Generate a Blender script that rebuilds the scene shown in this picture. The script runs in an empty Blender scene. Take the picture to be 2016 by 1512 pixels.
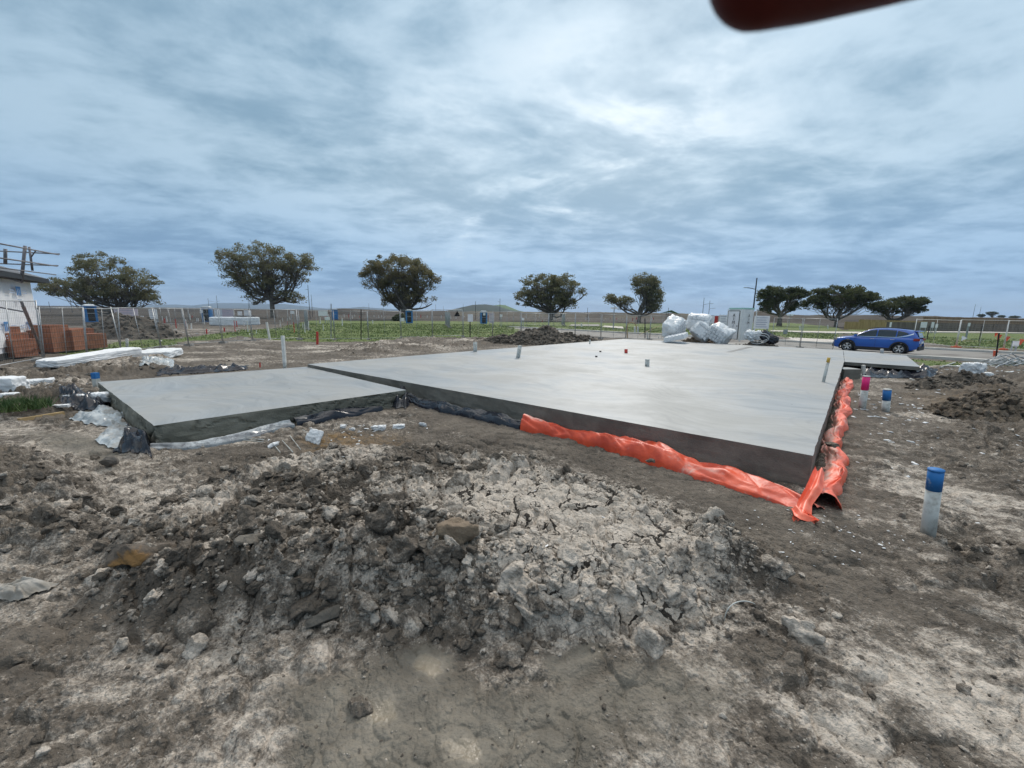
import bpy, math, random
import numpy as np
from mathutils import Vector, Matrix
R_ = math.radians
scene = bpy.context.scene
col = scene.collection
rng = np.random.RandomState(7)
random.seed(7)

# ------------------------------------------------------------------ camera
H, PITCH, ROLL, FPX = 2.15, 10.0, 0.85, 800.0
cam = bpy.data.cameras.new('camera'); camo = bpy.data.objects.new('camera', cam); col.objects.link(camo)
_p, _r = R_(PITCH), R_(ROLL)
_f = np.array([0, math.cos(_p), -math.sin(_p)]); _x = np.array([1.0, 0, 0]); _u = np.cross(_x, _f)
AX, AU, AF = _x*math.cos(_r)+_u*math.sin(_r), _u*math.cos(_r)-_x*math.sin(_r), _f
CAM = np.array([0, 0, H])
camo.matrix_world = Matrix(((AX[0], AU[0], -AF[0], 0), (AX[1], AU[1], -AF[1], 0), (AX[2], AU[2], -AF[2], H), (0, 0, 0, 1)))
cam.sensor_width = 36; cam.lens = FPX/2016*36
cam.clip_start = 0.008; cam.clip_end = 30000
cam.dof.use_dof = True; cam.dof.focus_distance = 8.0; cam.dof.aperture_fstop = 16.0
scene.camera = camo

# ------------------------------------------------------------------ light
SUN_AZ, SUN_EL = 14.0, 40.0
scene.view_settings.view_transform = 'Standard'; scene.view_settings.look = 'None'
scene.view_settings.exposure = 0.50; scene.view_settings.gamma = 1.0
sd = bpy.data.lights.new('sun', 'SUN'); sd.energy = 1.5; sd.angle = R_(12); sd.color = (1, .93, .84)
so = bpy.data.objects.new('sun', sd); col.objects.link(so)
_d = Vector((math.sin(R_(SUN_AZ))*math.cos(R_(SUN_EL)), math.cos(R_(SUN_AZ))*math.cos(R_(SUN_EL)), math.sin(R_(SUN_EL))))
so.rotation_euler = _d.to_track_quat('Z', 'Y').to_euler()

class NT:
    """tiny node-tree writer"""
    def __init__(s, nt): s.nt = nt; nt.nodes.clear()
    def n(s, t, **k):
        d = s.nt.nodes.new(t)
        for a, b in k.items(): setattr(d, a, b)
        return d
    def put(s, sock, v):
        if hasattr(v, 'is_output'): s.nt.links.new(v, sock)
        elif v is not None:
            if sock.type == 'RGBA' and not hasattr(v, '__len__'): v = (v, v, v, 1)
            if sock.type == 'RGBA' and len(v) == 3: v = (*v, 1)
            sock.default_value = v
    def math(s, op, a, b=None, c=None, clamp=False):
        d = s.n('ShaderNodeMath', operation=op, use_clamp=clamp)
        for i, v in enumerate((a, b, c)):
            if v is not None: s.put(d.inputs[i], v)
        return d.outputs[0]
    def mix(s, f, a, b, mode='MIX'):
        d = s.n('ShaderNodeMix', data_type='RGBA', blend_type=mode)
        s.put(d.inputs[0], f); s.put(d.inputs[6], a); s.put(d.inputs[7], b)
        return d.outputs[2]
    def noise(s, vec, scale, detail=4, rough=.55, dist=0):
        d = s.n('ShaderNodeTexNoise'); s.put(d.inputs['Vector'], vec)
        s.put(d.inputs['Scale'], scale); s.put(d.inputs['Detail'], detail); s.put(d.inputs['Roughness'], rough); s.put(d.inputs['Distortion'], dist)
        return d.outputs[0]
    def voro(s, vec, scale, feature='F1', out=0):
        d = s.n('ShaderNodeTexVoronoi', feature=feature); s.put(d.inputs['Vector'], vec); s.put(d.inputs['Scale'], scale)
        return d.outputs[out]
    def ramp(s, f, lo, hi):
        d = s.n('ShaderNodeMapRange', interpolation_type='SMOOTHSTEP'); s.put(d.inputs[0], f); s.put(d.inputs[1], lo); s.put(d.inputs[2], hi)
        return d.outputs[0]
    def vmul(s, v, xyz):
        d = s.n('ShaderNodeVectorMath', operation='MULTIPLY'); s.put(d.inputs[0], v); s.put(d.inputs[1], xyz); return d.outputs[0]
    def attr(s, name): return s.n('ShaderNodeAttribute', attribute_name=name).outputs['Fac']

W = bpy.data.worlds.new('World'); scene.world = W; W.use_nodes = True
t = NT(W.node_tree)
tc = t.n('ShaderNodeTexCoord').outputs['Generated']
sx = t.n('ShaderNodeSeparateXYZ'); t.put(sx.inputs[0], tc)
X, Y, Z = sx.outputs
zc = t.math('ADD', t.math('MAXIMUM', Z, 0.0), 0.15)
cb = t.n('ShaderNodeCombineXYZ'); t.put(cb.inputs[0], t.math('DIVIDE', X, zc)); t.put(cb.inputs[1], t.math('DIVIDE', Y, zc)); t.put(cb.inputs[2], 3.7)
P = cb.outputs[0]
mp = t.n('ShaderNodeMapping'); t.put(mp.inputs[0], P); mp.inputs['Rotation'].default_value = (0, 0, R_(-35)); mp.inputs['Scale'].default_value = (.78, 1.0, 1)
PM = mp.outputs[0]
big = t.noise(PM, 0.75, 3, .5, .3)
mid = t.noise(PM, 1.7, 7, .60, .45)
bil = t.math('MULTIPLY', t.math('ABSOLUTE', t.math('SUBTRACT', t.noise(PM, 3.1, 5, .55, .3), .5)), 2.0)
fine = t.math('ADD', t.math('MULTIPLY', t.noise(PM, 4.6, 6, .6, .2), .72), t.math('MULTIPLY', t.math('SUBTRACT', .95, t.math('MULTIPLY', bil, 2.0)), .28))
dens = t.math('ADD', t.math('ADD', t.math('MULTIPLY', big, .33), t.math('MULTIPLY', mid, .45)), t.math('MULTIPLY', fine, .28))
dens = t.ramp(dens, .435, .64)
gap = t.ramp(t.math('ADD', t.math('MULTIPLY', mid, .6), t.math('MULTIPLY', fine, .4)), .56, .74)
# bright thin place in the overcast in front of the sun
def lobe(az, el, p):
    v = t.n('ShaderNodeVectorMath', operation='DOT_PRODUCT'); t.put(v.inputs[0], tc); t.put(v.inputs[1], (math.sin(R_(az))*math.cos(R_(el)), math.cos(R_(az))*math.cos(R_(el)), math.sin(R_(el))))
    return t.math('POWER', t.math('MAXIMUM', v.outputs['Value'], 0.0), p)
glow = t.math('MAXIMUM', lobe(15, 21, 34.0), t.math('MULTIPLY', lobe(-8, 16, 60.0), .85))
wide = lobe(14, 28, 3.0)
low = t.ramp(Z, .015, .30)                 # 0 at the horizon, 1 higher up
top = t.ramp(Z, .63, .92)
dark = t.mix(low, (1.75, 3.15, 5.2), (2.25, 3.6, 4.8))
lite = t.mix(low, (3.1, 4.9, 7.2), t.mix(wide, (4.1, 5.7, 7.1), (5.2, 6.6, 7.7)))
cloud = t.mix(dens, dark, lite)
cloud = t.mix(t.math('MULTIPLY', glow, t.math('ADD', .15, t.math('MULTIPLY', gap, .85))), cloud, (8.2, 9.0, 9.5))
cloud = t.mix(t.math('MULTIPLY', t.ramp(Z, .05, .0), .7), cloud, (4.0, 5.4, 7.0))
cloud = t.mix(1.0, cloud, t.math('ADD', .82, t.math('MULTIPLY', wide, .16)), 'MULTIPLY')
cloud = t.mix(top, cloud, (12.6, 12.6, 12.4))
sky = t.n('ShaderNodeTexSky', sky_type='NISHITA'); sky.sun_disc = False
sky.sun_elevation = R_(SUN_EL); sky.sun_rotation = R_(SUN_AZ)
allc = t.mix(.95, sky.outputs[0], cloud)
bg = t.n('ShaderNodeBackground'); t.put(bg.inputs[0], allc); bg.inputs[1].default_value = 0.088
out = t.n('ShaderNodeOutputWorld'); t.nt.links.new(bg.outputs[0], out.inputs[0])
scene.cycles.use_denoising = True
scene.cycles.max_bounces = 6; scene.cycles.transparent_max_bounces = 12

# ------------------------------------------------------------------ pixel -> place
def ray(x, y): return AX*(x-1008)/FPX+AU*(756-y)/FPX+AF
def at(x, y, z=0.0):
    d = ray(x, y); return CAM+d*((z-H)/d[2])
def at_y(x, y, Yd):
    d = ray(x, y); return CAM+d*(Yd/d[1])
def pxm(Yd): return Yd/FPX                    # metres per photo pixel at a distance

# ------------------------------------------------------------------ numpy noise
def hsh(i, j, s=0):
    n = (i.astype(np.int64)*374761393+j.astype(np.int64)*668265263+s*2147483647) & 0xffffffff
    n = ((n ^ (n >> 13))*1274126177) & 0xffffffff
    n = ((n ^ (n >> 16))*2246822519) & 0xffffffff
    return (n ^ (n >> 15)).astype(np.float64)/4294967296.0
def vn(x, y, s=0):
    i, j = np.floor(x), np.floor(y); fx, fy = x-i, y-j
    fx = fx*fx*fx*(fx*(fx*6-15)+10); fy = fy*fy*fy*(fy*(fy*6-15)+10)
    a, b, c, d = hsh(i, j, s), hsh(i+1, j, s), hsh(i, j+1, s), hsh(i+1, j+1, s)
    return (a*(1-fx)+b*fx)*(1-fy)+(c*(1-fx)+d*fx)*fy
def fbm(x, y, o=4, s=0, g=.5):
    r, a, n = 0, 1, 0
    for k in range(o):
        r = r+a*(vn(x, y, s+k*17)-.5)*2; n += a; a *= g; x, y = x*2.03+11.3, y*2.03-7.1
    return r/n
def worley(x, y, s=0):
    i, j = np.floor(x), np.floor(y); f1 = np.full(x.shape, 9.0); f2 = f1.copy()
    for a in (-1, 0, 1):
        for b in (-1, 0, 1):
            px, py = i+a+hsh(i+a, j+b, s), j+b+hsh(i+a, j+b, s+5)
            d = np.hypot(px-x, py-y); f2 = np.minimum(np.maximum(f1, d), f2); f1 = np.minimum(f1, d)
    return f1, f2
def cells(x, y, s=0):
    """packed clods: domed cells with sunken joints and a height of their own"""
    i, j = np.floor(x), np.floor(y); f1 = np.full(x.shape, 9.0); f2 = f1.copy(); idv = np.zeros(x.shape)
    for a in (-1, 0, 1):
        for b in (-1, 0, 1):
            px, py = i+a+hsh(i+a, j+b, s), j+b+hsh(i+a, j+b, s+5); v = hsh(i+a, j+b, s+9)
            d = np.hypot(px-x, py-y); n = d < f1; f2 = np.minimum(np.maximum(f1, d), f2); idv = np.where(n, v, idv); f1 = np.minimum(f1, d)
    e = np.clip((f2-f1)*2.2, 0, 1)
    return (1-(1-e)**2)*(.35+.65*idv)+.35*(idv-.5)*np.minimum(e*4, 1)
def sstep(a, b, v):
    q = np.clip((v-a)/(b-a), 0, 1); return q*q*(3-2*q)
def polymask(x, y, poly, soft, inner=0.0):
    """1 inside, falling to 0 over `soft` metres outside"""
    P = np.asarray(poly, float); m = np.zeros(x.shape)
    k = (x > P[:, 0].min()-soft) & (x < P[:, 0].max()+soft) & (y > P[:, 1].min()-soft) & (y < P[:, 1].max()+soft)
    if not k.any(): return m
    xx, yy = x[k], y[k]; ins = np.zeros(xx.shape, bool); d = np.full(xx.shape, 1e9); n = len(P)
    for i in range(n):
        (ax, ay), (bx, by) = P[i], P[(i+1) % n]
        c = ((ay > yy) != (by > yy)); tt = (bx-ax)*(yy-ay)/((by-ay) if by != ay else 1e-9)+ax
        ins ^= c & (xx < tt)
        ex, ey = bx-ax, by-ay; q = np.clip(((xx-ax)*ex+(yy-ay)*ey)/(ex*ex+ey*ey+1e-12), 0, 1)
        d = np.minimum(d, np.hypot(xx-ax-q*ex, yy-ay-q*ey))
    sd_ = np.where(ins, d, -d)
    m[k] = sstep(-soft, inner, sd_); return m
def gp(pts, z=0.0): return [tuple(at(x, y, z)[:2]) for x, y in pts]

# ------------------------------------------------------------------ slab outlines (plan)
ZS, ZG = 0.42, 0.33
sA, sB, sC = at(1600, 897, ZS)[:2], at(605, 717, ZS)[:2], at(1228, 667, ZS)[:2]
sD, sE, sG = at(1662, 712, ZS)[:2], at(1812, 722, ZS)[:2], at(1785, 700, ZS)[:2]
sH = at(1660, 689, ZS)[:2]
gP, gQ, gR, gS = at(303, 838, ZG)[:2], at(192, 752, ZG)[:2], at(800, 768, ZG)[:2], at(604, 722, ZG)[:2]
MAIN = [sA, sD, sH, sC, sB]
PORCH = [sD, sE, sG, sH]
LEFT = [gP, gR, gS, gQ]
RD = np.array([.69, -.725]); RD /= np.linalg.norm(RD); RN = np.array([-RD[1], RD[0]])   # road direction / normal

# ------------------------------------------------------------------ terrain height and soil masks
M_FRONT = gp([(200, 1150), (215, 1060), (330, 990), (520, 900), (700, 868), (900, 878), (1060, 905), (1230, 950), (1350, 1010), (1490, 1080), (1510, 1110), (1400, 1155), (1250, 1185), (1080, 1200), (900, 1205), (700, 1185), (520, 1180), (380, 1190), (260, 1165)], .14)
M_STEEP = gp([(330, 1130), (470, 1010), (640, 985), (760, 1000), (860, 1010), (960, 1030), (1150, 1060), (1300, 1080), (1380, 1115), (1330, 1155), (1150, 1180), (900, 1188), (700, 1165), (560, 1158), (400, 1165)], .2)
M_LEFT = gp([(-500, 850), (0, 872), (90, 905), (190, 960), (170, 1010), (110, 1050), (-100, 1070), (-500, 1100)], .1)
M_MID = gp([(-300, 880), (60, 890), (300, 880), (560, 890), (520, 960), (380, 1010), (260, 1060), (120, 1080), (-300, 1060)], .05)
M_RT = gp([(1870, 830), (2016, 800), (2200, 880), (2150, 1000), (2000, 985), (1890, 930)])
M_RT2 = gp([(1830, 1120), (1920, 1105), (2050, 1110), (2100, 1160), (2016, 1180), (1900, 1160)])
M_KNOB = gp([(1370, 1050), (1440, 1040), (1500, 1080), (1530, 1120), (1460, 1130), (1390, 1110)], .1)
M_SIDE = gp([(-200, 745), (60, 735), (190, 718), (330, 708), (340, 735), (200, 748), (170, 800), (60, 830), (-200, 850)])
M_BACK = gp([(640, 700), (690, 684), (800, 668), (1000, 668), (1000, 678), (860, 688), (700, 700)])
M_PAD = gp([(1250, 668), (1300, 655), (1480, 655), (1560, 672), (1560, 690), (1440, 680)])
M_RIGHT = gp([(1800, 735), (1860, 722), (2016, 720), (2200, 760), (2150, 860), (1960, 850), (1850, 790)])
M_HOLE = gp([(1845, 1040), (1900, 1020), (1990, 1060), (1985, 1090), (1900, 1100), (1850, 1070)])
P_CRUST = gp([(830, 1000), (900, 935), (1050, 925), (1230, 955), (1340, 1010), (1440, 1075), (1480, 1120), (1390, 1180), (1250, 1205), (1090, 1185), (960, 1140), (960, 1060), (880, 1010)], .18)
P_CR2 = gp([(560, 900), (700, 870), (780, 880), (760, 915), (640, 935), (540, 930)], .12)
P_CR3 = gp([(200, 1250), (470, 1240), (560, 1330), (500, 1512), (200, 1560), (100, 1400)])
P_CR4 = gp([(1600, 1270), (1800, 1120), (2050, 1180), (2200, 1400), (2100, 1600), (1750, 1600), (1560, 1500)])
P_CR5 = gp([(-100, 1110), (150, 1070), (200, 1130), (120, 1230), (-150, 1250)])
P_WET = gp([(560, 1330), (760, 1300), (960, 1300), (1240, 1285), (1420, 1270), (1480, 1350), (1400, 1560), (560, 1580), (500, 1420)])
P_TRENCH = gp([(780, 800), (1010, 880), (1200, 920), (1400, 1005), (1560, 1060), (1700, 1060), (1720, 960), (1690, 760), (1640, 760), (1590, 960), (1300, 890), (1030, 820), (830, 775)])
P_POOL = gp([(20, 850), (200, 850), (290, 895), (210, 935), (60, 890)])
PUD = [gp(p) for p in ([(815, 1325), (845, 1290), (880, 1300), (905, 1300), (895, 1340), (870, 1360), (835, 1345)], [(745, 1390), (775, 1385), (790, 1400), (775, 1412), (750, 1408)], [(885, 1430), (900, 1425), (915, 1440), (910, 1460), (890, 1455)], [(1085, 1290), (1150, 1255), (1175, 1262), (1130, 1290), (1100, 1305)])]
P_GRASS = [gp(p) for p in ([(330, 676), (470, 660), (560, 672), (700, 672), (860, 668), (1000, 664), (1090, 660), (1200, 664), (1320, 668), (1320, 640), (1150, 634), (1000, 634), (870, 632), (610, 631), (560, 645), (440, 655), (340, 668)],
    [(1140, 655), (1320, 660), (1480, 660), (1560, 668), (1650, 668), (1650, 645), (1560, 636), (1330, 636), (1150, 640)],
    [(1640, 655), (1700, 660), (1900, 684), (2400, 705), (2400, 660), (1850, 652), (1720, 642)],
    [(1800, 705), (1850, 702), (2016, 712), (2500, 740), (2500, 762), (2016, 724), (1850, 720)],
    [(150, 700), (300, 682), (420, 668), (300, 668), (200, 678), (140, 690)])]
SLAB_U = [MAIN, PORCH, LEFT]
ROAD_U = (31.6, 42.0)
def masks(x, y):
    r = np.hypot(x, y); k = {}
    wx, wy = x+.18*fbm(x*1.7, y*1.7, 3, 3), y+.18*fbm(x*1.7, y*1.7, 3, 9)
    k['front'] = polymask(wx, wy, M_FRONT, .14, .35); k['steep'] = polymask(wx, wy, M_STEEP, .10, .28)
    k['left'] = polymask(wx, wy, M_LEFT, .3, .5); k['knob'] = polymask(wx, wy, M_KNOB, .12, .2)
    k['side'] = polymask(wx, wy, M_SIDE, .5, .6); k['back'] = polymask(wx, wy, M_BACK, .8, 1.0)
    k['pad'] = polymask(wx, wy, M_PAD, 1.2, 1.0); k['right'] = polymask(wx, wy, M_RIGHT, .6, 1.2)
    k['foot'] = polymask(wx, wy, M_FRONT, .44, .1)*(1-polymask(wx, wy, M_FRONT, .02, .5)); k['midl'] = polymask(wx, wy, M_MID, .3, .3); k['churn'] = np.maximum(polymask(wx, wy, M_RT, .5, .6), .7*polymask(wx, wy, M_RT2, .2, .2)); k['hole'] = polymask(wx, wy, M_HOLE, .2, .2)
    k['wet'] = polymask(wx, wy, P_WET, .35, .3); k['trench'] = polymask(wx, wy, P_TRENCH, .4, .3); k['pool'] = polymask(wx, wy, P_POOL, .4, .4)
    cr = 0
    for P_, w_ in ((P_CRUST, 1), (P_CR2, .8), (P_CR3, .75), (P_CR4, .75), (P_CR5, .7)): cr = np.maximum(cr, w_*polymask(wx, wy, P_, .3, .25))
    k['crust'] = cr; k['wet'] = k['wet']*(1-k['front'])
    k['cracky'] = np.maximum(polymask(wx+.2*fbm(x*3, y*3, 3, 11), wy+.2*fbm(x*3, y*3, 3, 12), P_CRUST, .45, .4), .7*polymask(wx, wy, P_CR2, .3, .25))
    g = 0
    gx, gy = x+1.2*fbm(x*.35, y*.35, 3, 41), y+1.2*fbm(x*.35, y*.35, 3, 43)
    for P_ in P_GRASS: g = np.maximum(g, polymask(gx, gy, P_, 1.0, .6))
    k['grass'] = g
    s_ = 0
    for P_ in SLAB_U: s_ = np.maximum(s_, polymask(x, y, P_, .06, .06))
    k['slab'] = s_
    u = x*RN[0]+y*RN[1]; k['road'] = sstep(ROAD_U[0]-1.4, ROAD_U[0]-.5, u)*sstep(ROAD_U[1]+3.2, ROAD_U[1]+2.2, u)*sstep(-2, 4, x)
    pd = 0
    for P_ in PUD: pd = np.maximum(pd, polymask(wx, wy, P_, .10, .10))
    k['pud'] = pd
    return k
def terrain(x, y, k=None):
    k = k or masks(x, y); r = np.hypot(x, y)
    h = .05*fbm(x*.3, y*.3, 3, 21)*sstep(2, 12, r)
    h = h+.03*k['wet']*fbm(x*3.2, y*3.2, 4, 67)+.07*k['midl']*vn(x*1.6, y*1.6, 68)
    h = h+.17*k['front']+.20*k['steep']*(.75+.5*fbm(x*1.1, y*1.1, 2, 61))+.27*k['left']*(.7+.6*vn(x*1.2, y*1.2, 62))+.16*k['knob']+.2*k['side']*(.4+vn(x*.9, y*.9, 63))+.22*k['back']*(.3+vn(x*.6, y*.6, 64))
    h = h+.33*k['pad']+.2*k['right']*vn(x*.8, y*.8, 65)-.13*k['hole']
    rough = np.clip(.40+.42*k['midl']*vn(x*1.1, y*1.1, 66)+.75*np.maximum(np.maximum(k['front'], k['left']), np.maximum(k['side'], k['right']))+.55*k['back']+.6*k['hole']+.5*k['churn']-.17*k['wet']-.12*k['trench']-.14*k['pool']-.25*k['grass'], .05, 1.1)
    rough = rough*(1-.78*k['cracky'])
    far = sstep(90, 45, r)
    wx, wy = .06*fbm(x*7, y*7, 3, 5), .06*fbm(x*7, y*7, 3, 6)
    near = sstep(16, 10, r)
    L = .03*fbm(x*2.6, y*2.6, 5, 71, .6)+.010*fbm(x*24, y*24, 3, 72, .6)
    m_ = rough > .02
    A = cells((x+wx)*3.4, (y+wy)*3.4, 1); B = cells((x+wx)*10.5, (y+wy)*10.5, 2); C_ = cells(x*24, y*24, 3)
    L = L+(.15*(A-.4)*vn(x*1.5, y*1.5, 31)*1.5+.060*(B-.4)*(.35+vn(x*2.1, y*2.1, 32))+.022*(C_-.4)*near)
    h = h+L*rough*far
    # wheel ruts and scrapes beside the slab
    q = x*.83-y*.55
    h = h+.03*np.sin(q*5+2.5*fbm(x*.7, y*.7, 2, 81))*sstep(1.5, 3.5, x)*sstep(16, 9, r)*(1-k['hole'])*vn(x*.9, y*.9, 82)
    # dry crust: plates parted by cracks
    qx, qy = x*3.4+.45*fbm(x*5, y*5, 3, 91), y*3.4+.45*fbm(x*5, y*5, 3, 92)
    e1, e2 = worley(qx, qy, 7); f1, f2 = worley(qx*2.6, qy*2.6, 8)
    crack = np.maximum(sstep(.075, .0, e2-e1), .7*sstep(.10, .0, f2-f1)*sstep(.45, .6, vn(x*2.3, y*2.3, 93)))
    crack = crack*k['cracky']*sstep(9, 6, r)*sstep(.35, .6, vn(x*2.1, y*2.1, 94))
    h = h-.03*crack+k['cracky']*(.075*(cells(qx*.8, qy*.8, 7)-.5)+.012*(cells(qx*2.2, qy*2.2, 8)-.5))*sstep(9, 6, r)
    flat = np.clip(k['road'], 0, 1); h = h*(1-flat)-.05*flat
    h = h*(1-k['slab'])-.12*k['slab']
    h = h*(1-k['pud'])-.012*k['pud']
    return h, crack
def gz(x, y):
    return float(terrain(np.array([x*1.0]), np.array([y*1.0]))[0][0])
def ground_at(px, py):
    """where the sight line of a photo pixel meets the terrain"""
    z = 0.0
    for _ in range(6):
        q = at(px, py, z); z = .5*z+.5*gz(q[0], q[1])
    return np.array([q[0], q[1], gz(q[0], q[1])])

# ------------------------------------------------------------------ mesh helpers
def tag(o, label=None, cat=None, group=None, kind=None):
    if label: o['label'] = label
    if cat: o['category'] = cat
    if group: o['group'] = group
    if kind: o['kind'] = kind
    return o
def np_mesh(name, V, F, mat=None, parent=None, smooth=True, attrs=None, mats=None, mi=None):
    V = np.asarray(V, np.float32); me = bpy.data.meshes.new(name)
    if isinstance(F, np.ndarray):
        n, w = F.shape; me.vertices.add(len(V)); me.vertices.foreach_set('co', V.ravel())
        me.loops.add(n*w); me.loops.foreach_set('vertex_index', F.astype(np.int32).ravel())
        me.polygons.add(n); me.polygons.foreach_set('loop_start', np.arange(0, n*w, w, dtype=np.int32))
        try: me.polygons.foreach_set('loop_total', np.full(n, w, np.int32))
        except Exception: pass
        me.update(calc_edges=True)
    else:
        me.from_pydata([tuple(map(float, v)) for v in V], [], [tuple(map(int, f)) for f in F]); me.update()
    if smooth: me.polygons.foreach_set('use_smooth', np.ones(len(me.polygons), bool))
    for a, v in (attrs or {}).items():
        q = me.attributes.new(a, 'FLOAT', 'POINT'); q.data.foreach_set('value', np.asarray(v, np.float32).ravel())
    for m in (mats or ([mat] if mat else [])): me.materials.append(m)
    if mi is not None: me.polygons.foreach_set('material_index', np.asarray(mi, np.int32))
    o = bpy.data.objects.new(name, me); col.objects.link(o)
    if parent: o.parent = parent
    return o
def grid_faces(nr, nc, wrap=False):
    i = np.arange(nr-1)[:, None]; j = np.arange(nc if wrap else nc-1)[None]
    a = i*nc+j; b = i*nc+(j+1) % nc
    return np.stack([a, b, b+nc, a+nc], -1).reshape(-1, 4)
class MB:
    def __init__(s): s.v = []; s.f = []
    def raw(s, V, F):
        o = len(s.v); s.v += [tuple(v) for v in V]; s.f += [tuple(int(i)+o for i in f) for f in F]; return s
    def box(s, c, d, rot=None, taper=1.0):
        x, y, z = d[0]/2, d[1]/2, d[2]/2
        V = [(-x, -y, -z), (x, -y, -z), (x, y, -z), (-x, y, -z), (-x*taper, -y*taper, z), (x*taper, -y*taper, z), (x*taper, y*taper, z), (-x*taper, y*taper, z)]
        if rot is not None: V = [tuple(rot @ Vector(v)) for v in V]
        return s.raw([(v[0]+c[0], v[1]+c[1], v[2]+c[2]) for v in V], [(0, 3, 2, 1), (4, 5, 6, 7), (0, 1, 5, 4), (1, 2, 6, 5), (2, 3, 7, 6), (3, 0, 4, 7)])
    def prism(s, poly, z0, z1):
        n = len(poly); V = [(p[0], p[1], z0) for p in poly]+[(p[0], p[1], z1) for p in poly]
        return s.raw(V, [tuple(range(n-1, -1, -1)), tuple(range(n, 2*n))]+[(i, (i+1) % n, n+(i+1) % n, n+i) for i in range(n)])
    def tube(s, pts, r, n=6, caps=True):
        pts = [Vector(p) for p in pts]; rs = r if hasattr(r, '__len__') else [r]*len(pts); V = []; F = []
        up = None
        for i, p in enumerate(pts):
            d = (pts[min(i+1, len(pts)-1)]-pts[max(i-1, 0)]).normalized()
            if up is None: up = d.orthogonal().normalized()
            up = (up-d*up.dot(d)); up = up.normalized() if up.length > 1e-6 else d.orthogonal().normalized()
            w = d.cross(up)
            for k in range(n):
                a = 2*math.pi*k/n; V.append(p+(up*math.cos(a)+w*math.sin(a))*rs[i])
        for i in range(len(pts)-1):
            for k in range(n): F.append((i*n+k, i*n+(k+1) % n, (i+1)*n+(k+1) % n, (i+1)*n+k))
        if caps: F += [tuple(range(n-1, -1, -1)), tuple(range((len(pts)-1)*n, len(pts)*n))]
        return s.raw(V, F)
    def build(s, name, mat, parent=None, smooth=False, attrs=None):
        return np_mesh(name, s.v, s.f, mat, parent, smooth, attrs)
def empty(name, loc, label, cat, rotz=0, group=None, kind=None, rot=None):
    o = bpy.data.objects.new(name, None); col.objects.link(o); o.location = tuple(map(float, loc)); o.rotation_euler = rot or (0, 0, rotz)
    o.empty_display_size = .1
    return tag(o, label, cat, group, kind)
def clone(root, loc, rot, label=None, group=None):
    r = root.copy(); col.objects.link(r); r.location = tuple(map(float, loc)); r.rotation_euler = rot
    if label: r['label'] = label
    if group: r['group'] = group
    for ch in list(root.children):
        c = ch.copy(); col.objects.link(c); c.parent = r
        for g_ in list(ch.children):
            d = g_.copy(); col.objects.link(d); d.parent = c
    return r
def bevel(o, w, seg=2):
    m = o.modifiers.new('bevel', 'BEVEL'); m.width = w; m.segments = seg; m.limit_method = 'ANGLE'; return o

# ------------------------------------------------------------------ materials
def pbr(name, c1, c2=None, scale=3, rough=.7, bump=0, bscale=40, metal=0, spec=.5, mixlo=.35, mixhi=.65, aniso=(1, 1, 1), coat=0, alpha=None, rough2=None):
    m = bpy.data.materials.new(name); m.use_nodes = True; t = NT(m.node_tree)
    b = t.n('ShaderNodeBsdfPrincipled'); o = t.n('ShaderNodeOutputMaterial'); t.nt.links.new(b.outputs[0], o.inputs[0])
    P = t.vmul(t.n('ShaderNodeTexCoord').outputs['Object'], aniso)
    if c2 is not None:
        f = t.ramp(t.noise(P, scale, 6, .6), mixlo, mixhi); t.put(b.inputs['Base Color'], t.mix(f, c1, c2))
        if rough2 is not None: t.put(b.inputs['Roughness'], t.math('ADD', rough, t.math('MULTIPLY', f, rough2-rough)))
        else: b.inputs['Roughness'].default_value = rough
    else:
        t.put(b.inputs['Base Color'], c1); b.inputs['Roughness'].default_value = rough
    b.inputs['Metallic'].default_value = metal; b.inputs['Specular IOR Level'].default_value = spec; b.inputs['Coat Weight'].default_value = coat
    if bump:
        k = t.n('ShaderNodeBump'); k.inputs['Strength'].default_value = bump; k.inputs['Distance'].default_value = .02
        t.put(k.inputs['Height'], t.noise(P, bscale, 5, .6)); t.nt.links.new(k.outputs[0], b.inputs['Normal'])
    return m

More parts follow.
